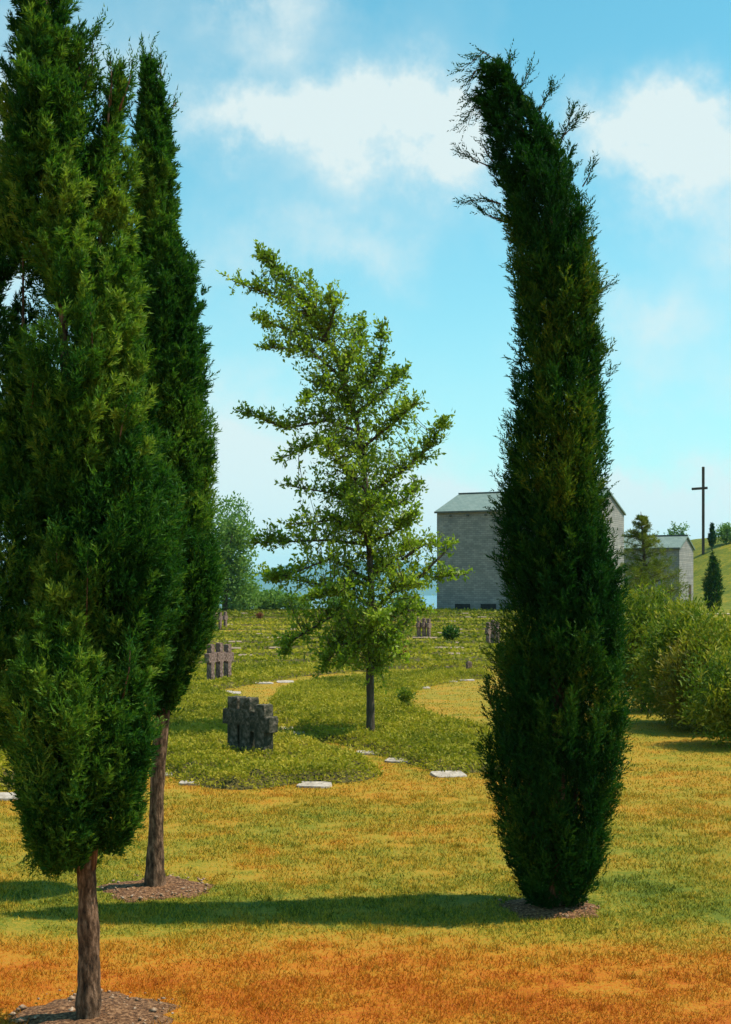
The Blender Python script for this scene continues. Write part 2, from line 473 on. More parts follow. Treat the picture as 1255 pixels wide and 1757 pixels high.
gx = axis([(-600, -60, 15), (-60, -20, 2), (-20, 20, .5), (20, 70, 2), (70, 610, 15)])
gy = axis([(-600, -20, 20), (-20, 4, 3), (4, 40, .5), (40, 150, 2), (150, 330, 5), (330, 920, 20)])
GX, GY = np.meshgrid(gx, gy); ii = np.arange(GX.size).reshape(GX.shape)
gq = np.stack([ii[:-1, :-1], ii[:-1, 1:], ii[1:, 1:], ii[1:, :-1]], -1).reshape(-1, 4)
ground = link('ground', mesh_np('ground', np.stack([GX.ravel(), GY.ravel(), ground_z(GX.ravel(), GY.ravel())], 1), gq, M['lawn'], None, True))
tag(ground, 'parched lawn sloping between straw yellow and burnt orange', 'lawn', None, 'structure')

m, nt, out = new_mat('lake_water')
bs = N(nt, 'ShaderNodeBsdfPrincipled', i_Roughness=.25); bs.inputs['Base Color'].default_value = (.05, .13, .17, 1)
geo = N(nt, 'ShaderNodeNewGeometry'); bp = N(nt, 'ShaderNodeBump', i_Strength=.25, i_Distance=1.0)
nt.links.new(noise(nt, geo.outputs['Position'], .02, 4), bp.inputs['Height']); nt.links.new(bp.outputs[0], bs.inputs['Normal'])
nt.links.new(bs.outputs[0], out.inputs['Surface'])
wv = [(-14000, -900, -30), (14000, -900, -30), (14000, 14000, -30), (-14000, 14000, -30)]
water = link('water', mesh_np('water', wv, [[0, 1, 2, 3]], m))
tag(water, 'pale blue lake far below the terrace', 'lake', None, 'structure')

mh = solid_mat('wooded_hillside', [(.3, (.020, .045, .030)), (.7, (.06, .09, .05))], .004, 6, coord='Object')
def hills():
    xs = np.linspace(-9000, 9000, 181); rows = []
    for j, t in enumerate(np.linspace(0, 1, 9)):
        y = 6300 + t * 2600
        top = 128 + 40 * np.sin(xs * .0011 + .7) + 26 * np.sin(xs * .0031 + 2) + 10 * np.sin(xs * .011)
        h = -36 + (top + 36) * math.sin(t * math.pi / 2) * (1 + .05 * np.sin(xs * .02 + j * 2))
        rows.append(np.stack([xs, np.full_like(xs, y), h], 1))
    n = len(xs); idx = np.arange(n * 9).reshape(9, n)
    q = np.stack([idx[:-1, :-1], idx[:-1, 1:], idx[1:, 1:], idx[1:, :-1]], -1).reshape(-1, 4)
    o = link('hills', mesh_np('hills', np.concatenate(rows), q, mh, None, True))
    tag(o, 'blue hazy hills on the far shore of the lake', 'hills', None, 'structure')
hills()

# pale path at the foot of the right hand slope
px_ = np.linspace(23, 60, 40); pv = []
for off in (-.7, .7):
    yy = 112 + .02 * (px_ - 23) ** 1.2 + off; pv.append(np.stack([px_, yy, ground_z(px_, yy) + .05], 1))
i = np.arange(39)
tag(link('path', mesh_np('path', np.concatenate(pv), np.stack([i, i + 1, i + 41, i + 40], 1), M['road'])), 'pale gravel path at the foot of the right slope', 'path', None, 'structure')

# ------------------------------------------------------------------ grass blades
def grass():
    rng = np.random.default_rng(2); B, H, W = [], [], []
    for d0, d1, per, h, w in ((7.2, 9, 7000, .034, .0065), (9, 12, 4200, .036, .008), (12, 17, 2000, .042, .010), (17, 20, 1100, .040, .012), (20, 24, 620, .038, .013), (24, 30, 330, .038, .015), (30, 42, 120, .04, .02)):
        wmax = .29 * d1 + .8; n = int((d1 - d0) * 2 * wmax * per)
        x = rng.uniform(-wmax, wmax, n); y = rng.uniform(d0, d1, n)
        k = (np.abs(x) < .285 * y + .5)
        p = np.stack([x, y, 0 * x], 1); k &= (value_noise(p * 2.3, 3) + value_noise(p * 7, 4) * .6 + rng.normal(0, .5, n)) > -.55
        for poly in (BED_CROSSES, BED_OAK, BED_LEFT):
            if d1 > 15: k &= ~inside(poly, x, y)
        for cx_, cy_, r_ in MULCH: k &= np.hypot(x - cx_, y - cy_) > r_ * rng.uniform(.75, 1.08, n)
        x = x[k]; y = y[k]; n = len(x); B.append(np.stack([x, y, ground_z(x, y) - .005], 1))
        H.append(h * rng.uniform(.4, 1.35, n)); W.append(np.full(n, w))
    # ragged taller tufts and weeds
    n = 620; ty_ = rng.uniform(7.3, 17, n) ; tx = rng.uniform(-1, 1, n) * (.285 * ty_ + .4); q = 34
    k = np.ones(n, bool)
    for cx_, cy_, r_ in MULCH: k &= np.hypot(tx - cx_, ty_ - cy_) > r_ * .95
    tx, ty_ = tx[k], ty_[k]; n = len(tx); sp_ = rng.uniform(.02, .075, n)
    x = np.repeat(tx, q) + rng.normal(0, 1, n * q) * np.repeat(sp_, q); y = np.repeat(ty_, q) + rng.normal(0, 1, n * q) * np.repeat(sp_, q)
    B.append(np.stack([x, y, 0 * x - .005], 1)); H.append(np.repeat(rng.uniform(.03, .075, n), q) * rng.uniform(.4, 1.3, n * q)); W.append(np.full(n * q, .007))
    B = np.concatenate(B); H = np.concatenate(H); W = np.concatenate(W)
    d = unit(rng.normal(0, .62, (len(B), 3)) * [1, 1, 0] + [0, 0, 1])
    v, f = needles(B, d, H, W, rng)
    tag(link('grass', mesh_np('grass', v, f, M['blade'])), 'short dry grass blades covering the lawn', 'grass', None, 'stuff')


TREE_A = gp(153, 1752); TREE_B = gp(267, 1525); TREE_C = gp(945, 1558)
MULCH = [(TREE_A.x, TREE_A.y + .12, .47), (TREE_B.x, TREE_B.y, .47), (TREE_C.x, TREE_C.y, .40)]
grass()

MULCH_LABEL = ['patch of dry mulch and stones at the foot of the left foreground trunk', 'round patch of dry mulch and stones round the slim curved left trunk', 'patch of mulch in shade under the dark bent cypress']
for j, (x0, y0, r0) in enumerate(MULCH):
    rng = np.random.default_rng(40 + j); n = 40; ring = [(x0, y0, .035)]; fc = []
    for q in range(1, 5):
        for a in range(n):
            r = r0 * q / 4 * (1 + .13 * math.sin(a * .7 + j) + .08 * math.sin(a * 1.9 + q))
            ring.append((x0 + r * math.cos(a * 2 * math.pi / n), y0 + r * math.sin(a * 2 * math.pi / n), .03 * (1 - q / 4) + .008 + rng.uniform(0, .014) * (q < 4) - (.012 if q == 4 else 0)))
    mb = MB(); mb.v = ring
    for a in range(n): mb.f.append((0, 1 + a, 1 + (a + 1) % n))
    for q in range(3):
        for a in range(n):
            b = (a + 1) % n; mb.f.append((1 + q * n + a, 1 + (q + 1) * n + a, 1 + (q + 1) * n + b, 1 + q * n + b))
    root = link('mulch', mb.mesh('mulch', M['mulch'], True)); tag(root, MULCH_LABEL[j], 'mulch', None, 'stuff')
    # chips and pebbles strewn over it
    P = []; Fq = []
    for _ in range((80, 100, 36)[j]):
        a = rng.uniform(0, 6.28); r = r0 * math.sqrt(rng.uniform(.02, 1.15)); s = rng.uniform(.006, .018) * (1.7 if rng.random() < .08 else 1)
        c = np.array([x0 + r * math.cos(a), y0 + r * math.sin(a), .028]); b = len(P)
        e = rng.uniform(.6, 1.3, 3) * s; ax = rng.uniform(0, 3.14); ca, sa = math.cos(ax), math.sin(ax)
        for vx, vy, vz in ((1, 0, 0), (-1, 0, 0), (0, 1, 0), (0, -1, 0), (0, 0, .7), (0, 0, -.7)):
            X_, Y_ = vx * e[0] * 1.3, vy * e[1]; P.append(c + [X_ * ca - Y_ * sa, X_ * sa + Y_ * ca, vz * e[2]])
        for tri in ((0, 2, 4), (2, 1, 4), (1, 3, 4), (3, 0, 4), (2, 0, 5), (1, 2, 5), (3, 1, 5), (0, 3, 5)): Fq.append([b + t for t in tri])
    tag(link('pebbles', mesh_np('pebbles', P, Fq, M['pebble']), root), kind='stuff')

# ------------------------------------------------------------------ cypresses
def sprays(base, d, L, K, nl, nw, rng):
    """feathery twigs: K needles along each"""
    n = len(base); t = (np.arange(K) + .3) / K
    b = base[:, None, :] + d[:, None, :] * (L[:, None] * t[None, :])[:, :, None]
    side = unit(np.cross(np.broadcast_to(d[:, None, :], (n, K, 3)), rdir(n * K, rng).reshape(n, K, 3)))
    dd = unit(d[:, None, :] * .85 + side * .55)
    ln = nl * rng.uniform(.6, 1.3, (n, K)) * (1.1 - .4 * t)[None, :]
    return b.reshape(-1, 3), dd.reshape(-1, 3), ln.ravel(), np.full(n * K, nw)


def plume_set(P, A, L, R, S, K, nl, nw, rng, tint):
    """upright plumes (start P, axis A, length L, girth R), S sprays each"""
    n = len(P); t = rng.uniform(0, 1, (n, S)) ** .85
    side = unit(np.cross(np.broadcast_to(A[:, None, :], (n, S, 3)), rdir(n * S, rng).reshape(n, S, 3)))
    girth = R[:, None] * (1 - .8 * t) * rng.uniform(.1, 1, (n, S))
    b = P[:, None, :] + A[:, None, :] * (L[:, None] * t)[:, :, None] + side * girth[:, :, None]
    d = unit(A[:, None, :] * .8 + side * .5 + rdir(n * S, rng).reshape(n, S, 3) * .28)
    sl = L[:, None] * rng.uniform(.16, .30, (n, S))
    bb, dd, ln, wd = sprays(b.reshape(-1, 3), d.reshape(-1, 3), sl.ravel(), K, nl, nw, rng)
    v, f = needles(bb, dd, ln, wd, rng)
    tt = np.repeat(np.clip(tint[:, None] + .3 * (t - .4), 0, 1).ravel(), K * 3)
    return v, f, tt


def crown(sil, D, n, S, K, plen, nl, nw, seed, depth=.9, out=.32, lean=(0, 0), gap=None, inner=.35, lump=.10, bend=0.0, extra=None):
    rng = np.random.default_rng(seed)
    ys = np.array([s[0] for s in sil], float); xl = np.array([s[1] for s in sil], float); xr = np.array([s[2] for s in sil], float)
    zz = EYE + (HZ - ys) * D / F; cx = ((xl + xr) / 2 - CX) * D / F; rr = (xr - xl) / 2 * D / F
    o = np.argsort(zz); zz, cx, rr = zz[o], cx[o], rr[o]
    zs = np.linspace(zz[0], zz[-1], 400); w = np.interp(zs, zz, rr) + .02; cdf = np.cumsum(w); cdf /= cdf[-1]
    z = np.interp(rng.uniform(0, 1, n), cdf, zs); r = np.interp(z, zz, rr); c = np.interp(z, zz, cx)
    ph = rng.uniform(0, 2 * np.pi, n); rf = np.where(rng.uniform(0, 1, n) < inner, np.sqrt(rng.uniform(0, .5, n)), rng.uniform(.66, .95, n))
    rf = rf * (1 + lump * value_noise(np.stack([np.cos(ph) * 1.5, np.sin(ph) * 1.5, z * 2.2], 1), seed))
    outd = np.stack([np.cos(ph), np.sin(ph) * depth, np.zeros(n)], 1)
    P = np.stack([c, np.full(n, D), z], 1) + outd * (r * rf)[:, None]
    L = plen * rng.uniform(.6, 1.3, n) * np.clip(r / .35, .55, 1.1)
    A = unit(outd * (out * rng.uniform(.4, 1.4, n) * (.4 + rf))[:, None] + np.array([lean[0], lean[1], 1.0]) + rng.normal(0, .12, (n, 3)))
    A = unit(A + np.array([1.0, 0, 0]) * (bend * smooth(.80, 1.0, (z - zz[0]) / (zz[-1] - zz[0])))[:, None])
    P = P - A * (L * .55)[:, None]
    P[:, 2] = np.maximum(P[:, 2], zz[0] - .02)
    tint = np.clip(.34 + .40 * value_noise(P * np.array([2.6, 2.6, 1.3]), seed + 1) + rng.normal(0, .20, n), 0, 1)
    if gap is not None:
        k = gap(P, rng); P, A, L, tint = P[k], A[k], L[k], tint[k]
    v, f, t = plume_set(P, A, L, L * .15, S, K, nl, nw, rng, tint)
    if extra:  # single long shoots: polylines of points
        vs, fs, ts = [v], [f], [t]; nv = len(v)
        for pts, num, droop in extra:
            pts = np.array([list(p) for p in pts]); seg = np.linspace(0, 1, len(pts)); tt = rng.uniform(0.05, 1, num)
            b = np.stack([np.interp(tt, seg, pts[:, i]) for i in range(3)], 1) + rng.normal(0, .012, (num, 3))
            d0 = pts[-1] - pts[0]; d0 = d0 / np.linalg.norm(d0)
            d = unit(d0[None] * .7 + rdir(num, rng) * .55 + np.array(droop)[None])
            bb, dd, ln, wd = sprays(b, d, rng.uniform(.07, .17, num), K, nl, nw, rng)
            v2, f2 = needles(bb, dd, ln, wd, rng); vs.append(v2); fs.append(f2 + nv); nv += len(v2); ts.append(np.full(len(v2), .3))
        v, f, t = np.concatenate(vs), np.concatenate(fs), np.concatenate(ts)
    return v, f, t


def tree(name, base, label, cat, group, trunk_mb, crown_vft, crown_mat, bark='bark'):
    root = empty(name, base, label, cat, group)
    off = np.array(base[:])
    for i, v in enumerate(trunk_mb.v): trunk_mb.v[i] = tuple(np.array(v) - off)
    link('trunk', trunk_mb.mesh('trunk', M[bark], True), root)
    v, f, t = crown_vft
    link('crown', mesh_np('crown', v - off, f, M[crown_mat], {'tint': t}), root)
    return root


def knobbly(pts, radii, step=.1, amp=.10, seed=0):
    """refine a trunk line and vary its girth"""
    r = random.Random(seed); P, R = [], []
    for i in range(len(pts) - 1):
        a, b = Vector(pts[i]), Vector(pts[i + 1]); n = max(1, int((b - a).length / step))
        for k in range(n):
            t = k / n; P.append(a.lerp(b, t)); R.append((radii[i] * (1 - t) + radii[i + 1] * t) * (1 + r.uniform(-amp, amp)))
    P.append(Vector(pts[-1])); R.append(radii[-1]); return P, R


# dark bent cypress on the right
D = TREE_C.y
SIL_C = [(118, 842, 868), (150, 828, 892), (180, 820, 915), (210, 824, 940), (245, 838, 962), (285, 846, 984), (330, 849, 1002), (380, 858, 1014), (430, 865, 1024), (490, 872, 1032),
         (550, 884, 1034), (600, 886, 1038), (650, 880, 1042), (720, 874, 1045), (780, 864, 1046), (840, 860, 1050), (900, 856, 1056), (960, 862, 1062), (1010, 876, 1070), (1060, 875, 1078),
         (1100, 858, 1082), (1160, 846, 1076), (1230, 838, 1078), (1300, 840, 1072), (1360, 848, 1062), (1420, 860, 1048), (1480, 878, 1028), (1530, 898, 1004), (1560, 918, 982)]
SIL_C = [(y, (l + r) / 2 - (r - l) * .5 * k_, (l + r) / 2 + (r - l) * .5 * k_) for y, l, r in SIL_C for k_ in (.91 if 400 < y < 920 else (.95 if y < 930 else 1.0),)]
tips = [([at(864, 165, D), at(860, 108, D), at(830, 90, D), at(793, 120, D)], 56, (-.3, 0, -.5)),
        ([at(858, 140, D), at(842, 112, D), at(815, 122, D), at(802, 150, D)], 36, (-.2, 0, -.5)),
        ([at(868, 175, D), at(870, 125, D), at(878, 92, D)], 26, (.1, 0, .3)),
        ([at(875, 190, D), at(897, 145, D), at(908, 122, D)], 26, (.2, 0, .3)),
        ([at(850, 205, D), at(815, 180, D), at(803, 215, D)], 34, (-.3, 0, -.5)), ([at(855, 180, D), at(825, 160, D), at(806, 172, D)], 30, (-.3, 0, -.4)),
        ([at(850, 290, D), at(818, 276, D), at(790, 258, D)], 22, (-.3, 0, .3)), ([at(848, 280, D), at(835, 262, D), at(826, 242, D)], 14, (-.1, 0, .3)),
        ([at(860, 350, D), at(830, 340, D), at(793, 348, D)], 22, (-.4, 0, .05)), ([at(865, 380, D), at(840, 370, D), at(822, 358, D)], 18, (-.3, 0, .2)),
        ([at(960, 250, D), at(975, 215, D), at(982, 190, D)], 26, (.1, 0, .4)), ([at(960, 240, D), at(985, 215, D), at(994, 200, D)], 22, (.2, 0, .4)),
        ([at(925, 190, D), at(940, 165, D), at(948, 150, D)], 22, (.2, 0, .4)), ([at(1000, 320, D), at(1012, 300, D), at(1016, 285, D)], 18, (.1, 0, .4)),
        ([at(1020, 510, D), at(1035, 498, D), at(1044, 490, D)], 14, (.3, 0, .2)), ([at(845, 1215, D), at(837, 1190, D), at(835, 1170, D)], 14, (0, 0, .4))]
def gap_c(P, rng): return rng.uniform(0, 1, len(P)) > .16 * smooth(5.4, 6.6, P[:, 2]) + .03
vft = crown(SIL_C, D, 2900, 26, 6, .32, .040, .0115, 5, depth=.95, out=.28, lean=(-.05, 0), inner=.34, bend=-.75, gap=gap_c, extra=tips)
mb = MB()
P, R = knobbly([TREE_C + Vector((0, 0, -.05)), TREE_C + Vector((0, 0, .5)), at(960, 1100, D), at(955, 700, D), at(940, 350, D), at(875, 170, D), at(858, 108, D)], [.10, .085, .07, .05, .035, .016, .006], .12, .06, 1)
mb.tube(P, R, 8)
for p, num, dr in tips: mb.tube(p, [.008] + [.005] * (len(p) - 2) + [.002], 4)
for k in range(5):
    a = k * 1.26; mb.tube([TREE_C + Vector((.03 * math.cos(a), .03 * math.sin(a), .03)), TREE_C + Vector((.16 * math.cos(a), .16 * math.sin(a), .5)), TREE_C + Vector((.25 * math.cos(a), .25 * math.sin(a), 1.3))], [.04, .03, .012], 6)
tree('cypress_tree', TREE_C, 'dense dark cypress with its tip bent to the left, foliage down to the ground', 'tree', 'cypresses on the lawn', mb, vft, 'cypress')

# big loose cypress, left foreground
D = TREE_A.y
SIL_A = [(-330, 50, 75), (-260, 40, 95), (-180, 28, 112), (-80, 18, 128), (0, 12, 138), (60, 12, 152), (120, 12, 195), (160, 14, 215), (220, 8, 222), (300, 2, 226), (400, -8, 236), (500, -14, 246),
         (600, -16, 268), (700, -20, 284), (800, -18, 292), (900, -12, 288), (1000, -8, 268), (1060, -4, 250), (1120, 0, 246), (1200, 4, 250), (1260, 22, 254), (1320, 34, 246), (1370, 46, 232), (1405, 60, 218), (1440, 56, 200), (1468, 84, 184), (1492, 118, 172)]
def gap_a(P, rng):
    nz = value_noise(P * np.array([2.6, 2.6, 1.5]), 77) + .5 * value_noise(P * 6, 78)
    edge = smooth(1.4, 3.2, P[:, 2]); left = smooth(-1.75, -2.15, P[:, 0])
    return nz > (-1.35 + .45 * edge + .6 * left * edge) + rng.normal(0, .1, len(P))
tipsA = [([at(95, 1425, D), at(62, 1450, D), at(72, 1474, D)], 60, (0, 0, -.1)), ([at(150, 1430, D), at(185, 1455, D), at(200, 1440, D)], 60, (.3, 0, .1)),
         ([at(150, 1445, D), at(115, 1472, D), at(104, 1488, D)], 60, (-.3, 0, -.1)), ([at(95, 1010, D - .3), at(98, 960, D - .4), at(97, 915, D - .42)], 60, (0, 0, .5)),
         ([at(148, 1080, D - .3), at(150, 1020, D - .4), at(151, 960, D - .42)], 50, (0, 0, .5)), ([at(210, 1200, D - .3), at(222, 1150, D - .35), at(224, 1110, D - .36)], 46, (0, 0, .5)),
         ([at(160, 620, D - .3), at(158, 570, D - .4), at(156, 535, D - .4)], 44, (0, 0, .5)), ([at(55, 700, D - .3), at(58, 640, D - .4), at(57, 610, D - .4)], 44, (0, 0, .5)),
         ([at(200, 800, D - .2), at(208, 740, D - .3), at(218, 690, D - .3)], 40, (.1, 0, .5)), ([at(100, 190, D), at(140, 110, D), at(166, 50, D)], 46, (.2, 0, .3)), ([at(130, 180, D), at(158, 120, D), at(160, 60, D)], 40, (.1, 0, .4)),
         ([at(205, 190, D), at(222, 140, D), at(228, 110, D)], 26, (.2, 0, .3)), ([at(190, 180, D), at(192, 140, D), at(190, 105, D)], 26, (0, 0, .4)), ([at(20, 260, D), at(5, 200, D), at(-2, 170, D)], 30, (-.2, 0, .3)), ([at(30, 380, D), at(4, 330, D), at(0, 300, D)], 30, (-.2, 0, .3))]
def lobe(x0, x1, ytop, ybot, dep, n, seed, wide=.62, base=.3, tipx=None, S=30, plen=.34, g=True):
    """one pointed plume-shaped mass of the crown, in places of the photograph"""
    xc = (x0 + x1) / 2; hw = (x1 - x0) / 2; tx = xc if tipx is None else tipx; sil = []
    for t in np.linspace(0, 1, 12):
        w = (t / wide) ** .75 if t < wide else 1 - (1 - base) * ((t - wide) / (1 - wide)) ** 2
        c = tx + (xc - tx) * min(1, t / .5); sil.append((ytop + (ybot - ytop) * t, c - hw * w, c + hw * w))
    return crown(sil, D + dep, n, S, 6, plen, .038, .0100, seed, depth=.95, out=.44, lean=(.02, 0), inner=.30, lump=.16, gap=gap_a if g else None)


def join(parts):
    V, Fs, T = [], [], []; n = 0
    for v, f, t in parts: V.append(v); Fs.append(f + n); T.append(t); n += len(v)
    return np.concatenate(V), np.concatenate(Fs), np.concatenate(T)


back = [(y, xl + .16 * (xr - xl), xr - .16 * (xr - xl)) for y, xl, xr in SIL_A]
vft = join([crown(back, D + .1, 900, 26, 6, .34, .038, .0100, 9, depth=.9, out=.4, gap=gap_a, inner=.5, lump=.2, extra=tipsA),
            lobe(8, 215, 930, 1488, -.30, 620, 101, .55, .32, 98, g=False), lobe(120, 262, 1090, 1462, -.18, 300, 102, .5, .4, 222, g=False),
            lobe(44, 150, 1330, 1492, -.05, 150, 103, .5, .5, g=False, plen=.24), lobe(90, 300, 560, 1180, -.05, 520, 104, .6, .5, 165),
            lobe(190, 312, 660, 1160, .15, 300, 105, .55, .4, 235), lobe(-70, 110, 600, 1290, -.10, 420, 106, .5, .5, 56), lobe(-60, 70, 300, 900, .1, 230, 107, .55, .4, 5),
            lobe(0, 152, -330, 520, .05, 480, 108, .72, .6, 68), lobe(118, 236, 120, 760, .10, 330, 109, .55, .5, 200), lobe(40, 200, 250, 900, -.2, 380, 110, .55, .5, 110),
            lobe(140, 262, 420, 900, -.1, 260, 111, .55, .5, 195), lobe(20, 128, 30, 420, -.15, 170, 112, .6, .5, 60)])
mb = MB()
P, R = knobbly([TREE_A + Vector((-.012, 0, -.06)), at(153, 1700, D), at(153, 1620, D), at(151, 1540, D), at(147, 1475, D)], [.086, .070, .064, .059, .058], .04, .09, 2); mb.tube(P, R, 12)
P, R = knobbly([at(146, 1490, D), at(140, 1430, D), at(128, 1250, D), at(118, 800, D), at(100, 300, D), at(70, -120, D), at(62, -320, D)], [.052, .042, .036, .030, .022, .012, .005], .12, .07, 3); mb.tube(P, R, 8)
P, R = knobbly([at(152, 1490, D), at(162, 1430, D), at(172, 1250, D), at(175, 900, D), at(165, 500, D), at(190, 150, D)], [.050, .036, .030, .024, .016, .005], .12, .07, 4); mb.tube(P, R, 8)
P, R = knobbly([at(160, 1440, D), at(205, 1150, D), at(240, 800, D)], [.028, .02, .006], .12, .07, 5); mb.tube(P, R, 7)
P, R = knobbly([at(135, 1440, D), at(70, 1150, D), at(40, 800, D), at(40, 400, D)], [.028, .02, .014, .005], .12, .07, 6); mb.tube(P, R, 7)
for p, num, dr in tipsA: mb.tube(p, [.008] + [.005] * (len(p) - 2) + [.002], 4)
tree('cypress_tree', TREE_A, 'tallest loose cypress, its bare forked trunk nearest at the bottom left', 'tree', 'cypresses on the lawn', mb, vft, 'juniper')

# slender cypress behind it
D = TREE_B.y
SIL_B = [(110, 247, 254), (135, 246, 266), (160, 243, 278), (200, 239, 285), (260, 236, 294), (320, 234, 298), (400, 233, 298), (430, 233, 309), (470, 234, 328), (520, 236, 338), (600, 238, 346), (680, 240, 352), (760, 240, 356), (850, 240, 360),
         (940, 242, 366), (1000, 244, 372), (1040, 240, 372), (1090, 234, 358), (1130, 228, 344), (1165, 236, 324), (1200, 252, 306), (1225, 262, 290)]
tipsB = [([at(252, 160, D), at(250, 110, D), at(243, 70, D)], 24, (-.05, 0, .5)), ([at(258, 170, D), at(262, 120, D), at(258, 78, D)], 24, (0, 0, .5)), ([at(270, 190, D), at(277, 130, D), at(275, 98, D)], 22, (.05, 0, .5)),
         ([at(283, 215, D), at(293, 190, D), at(302, 176, D)], 18, (.2, 0, .3)), ([at(240, 230, D), at(225, 200, D), at(222, 185, D)], 14, (-.2, 0, .3)), ([at(325, 480, D), at(325, 460, D), at(322, 445, D)], 20, (0, 0, .4))]
vft = crown(SIL_B, D, 2300, 26, 6, .38, .045, .0130, 15, depth=1.0, out=.34, lean=(.02, 0), inner=.38, extra=tipsB)
mb = MB()
P, R = knobbly([TREE_B + Vector((0, 0, -.06)), at(266, 1490, D), at(268, 1430, D), at(270, 1350, D), at(274, 1290, D), at(280, 1225, D), at(290, 1100, D), at(295, 800, D), at(285, 500, D), at(265, 200, D), at(258, 90, D)],
               [.105, .085, .066, .062, .062, .060, .05, .04, .03, .014, .004], .07, .06, 7); mb.tube(P, R, 12)
P, R = knobbly([at(280, 1230, D), at(262, 1180, D), at(255, 1080, D)], [.03, .02, .01], .1, .05, 8); mb.tube(P, R, 7)
for p, num, dr in tipsB: mb.tube(p, [.009] + [.006] * (len(p) - 2) + [.002], 4)
tree('cypress_tree', TREE_B, 'slim pointed cypress with a bare curved trunk behind the left foreground one', 'tree', 'cypresses on the lawn', mb, vft, 'juniper')

# ------------------------------------------------------------------ broad-leaved tree in the bed
TREE_D = gp(636, 1266); TREE_D.z = -.03; D = TREE_D.y
def oak():
    rng = np.random.default_rng(31); mb = MB()
    trunk = [(636, 1268), (636, 1215), (635, 1160), (638, 1080), (637, 1000), (633, 920), (630, 850), (622, 780), (610, 710), (590, 650), (568, 590), (535, 535), (500, 490), (470, 458), (447, 436)]
    tr = [.082, .072, .068, .064, .058, .052, .047, .042, .037, .032, .027, .021, .015, .010, .004]
    P, R = knobbly([at(x, y, D) for x, y in trunk], tr, .15, .05, 9); mb.tube(P, R, 9)
    L = [  # limbs: polyline in photo places, depth offset reached at the tip (m), twig count
        ([(565, 590), (520, 545), (460, 505), (400, 482)], -.3, 34), ([(560, 585), (500, 560), (440, 545)], .5, 30), ([(590, 650), (530, 610), (448, 597)], -.5, 36),
        ([(540, 540), (545, 515), (515, 480)], .2, 12), ([(560, 580), (575, 540), (566, 508)], -.3, 26), ([(585, 640), (620, 590), (618, 548)], .4, 32),
        ([(600, 680), (650, 630), (656, 562)], -.3, 34), ([(610, 710), (665, 660), (690, 640)], .3, 30), ([(610, 710), (560, 680), (520, 690)], -.6, 34), ([(615, 740), (560, 720), (490, 735), (414, 706)], .2, 54),
        ([(620, 770), (680, 730), (715, 690)], -.6, 34), ([(622, 780), (570, 770), (476, 790)], .7, 40), ([(630, 850), (690, 820), (735, 770), (762, 722)], .1, 58), ([(628, 840), (590, 800), (560, 760)], -.9, 30),
        ([(632, 880), (580, 850), (490, 833)], .4, 38), ([(632, 880), (680, 860), (720, 830)], .9, 34), ([(633, 920), (575, 890), (500, 900)], -.8, 40), ([(634, 935), (560, 925), (480, 930), (438, 932)], .5, 46),
        ([(634, 930), (680, 900), (712, 880)], -.8, 36), ([(636, 960), (620, 900), (650, 860)], -1.0, 34), ([(637, 1000), (570, 975), (500, 985), (470, 995)], .3, 44), ([(637, 1000), (560, 1010), (450, 985)], 1.0, 34),
        ([(637, 990), (690, 960), (708, 930)], .6, 30), ([(638, 1040), (590, 1020), (530, 1030)], -1.0, 44), ([(638, 1050), (680, 1020), (725, 1000)], -.6, 34), ([(638, 1050), (700, 1010), (750, 990), (800, 985)], .3, 30),
        ([(638, 1080), (570, 1065), (500, 1100), (492, 1118)], .4, 44), ([(638, 1090), (580, 1100), (556, 1150)], -.6, 40), ([(638, 1080), (690, 1060), (735, 1045)], .8, 32), ([(637, 1110), (665, 1100), (690, 1130)], -.6, 34),
        ([(637, 1110), (610, 1120), (590, 1140)], -.9, 34), ([(637, 1100), (640, 1080), (660, 1060)], -1.2, 36), ([(637, 1130), (650, 1140), (645, 1150)], -.5, 22), ([(636, 1000), (650, 960), (670, 980)], 1.2, 30), ([(633, 900), (610, 870), (600, 830)], 1.2, 30), ([(700, 1010), (760, 960), (775, 935)], .3, 10), ([(690, 960), (730, 945), (745, 935)], .2, 14)]
    B, Dr = [], []
    lines = [([at(x, y, D) for x, y in trunk[3:]], 160)]
    for pts, dep, tw in L:
        n = len(pts); w = []; sag = rng.uniform(-.12, .22)
        for i, (x, y) in enumerate(pts):
            p = at(x, y, D + dep * (i / (n - 1))); w.append(p + Vector((0, 0, sag * (i == 1))))
        mb.tube(w, [.028 * (1 - .85 * i / (n - 1)) + .003 for i in range(n)], 5); lines.append((w, tw))
    for w, tw in lines:
        pts = np.array([list(p) for p in w]); seg = np.linspace(0, 1, len(pts))
        tw = int(tw * 1.5); t = np.concatenate([rng.uniform(.12, 1, tw), [1.0]])
        b = np.stack([np.interp(t, seg, pts[:, i]) for i in range(3)], 1)
        d0 = unit((pts[-1] - pts[0])[None]); d = unit(d0 * .35 + rdir(len(t), rng) * .85 + np.array([-.10, 0, .42])); d[-1] = d0[0]
        ln = rng.uniform(.14, .72, len(t)) * (1.1 - .8 * t)
        for k in range(len(t)):
            mb.tube([b[k], b[k] + d[k] * ln[k] * .5 + [0, 0, .01], b[k] + d[k] * ln[k]], [.006, .004, .002], 3)
            q = rng.integers(10, 19); s = rng.uniform(.05, 1.05, q)
            B.append(b[k] + d[k] * (ln[k] * s)[:, None] + rng.normal(0, .025, (q, 3)))
            Dr.append(unit(d[k] * .5 + rdir(q, rng) * .8 + [0, 0, .05]))
    # shoots that fill the crown between the limbs, each grown from the nearest limb
    limb = np.concatenate([np.stack([np.interp(np.linspace(0, 1, 24), np.linspace(0, 1, len(w)), np.array([list(p) for p in w])[:, i]) for i in range(3)], 1) for w, _ in lines])
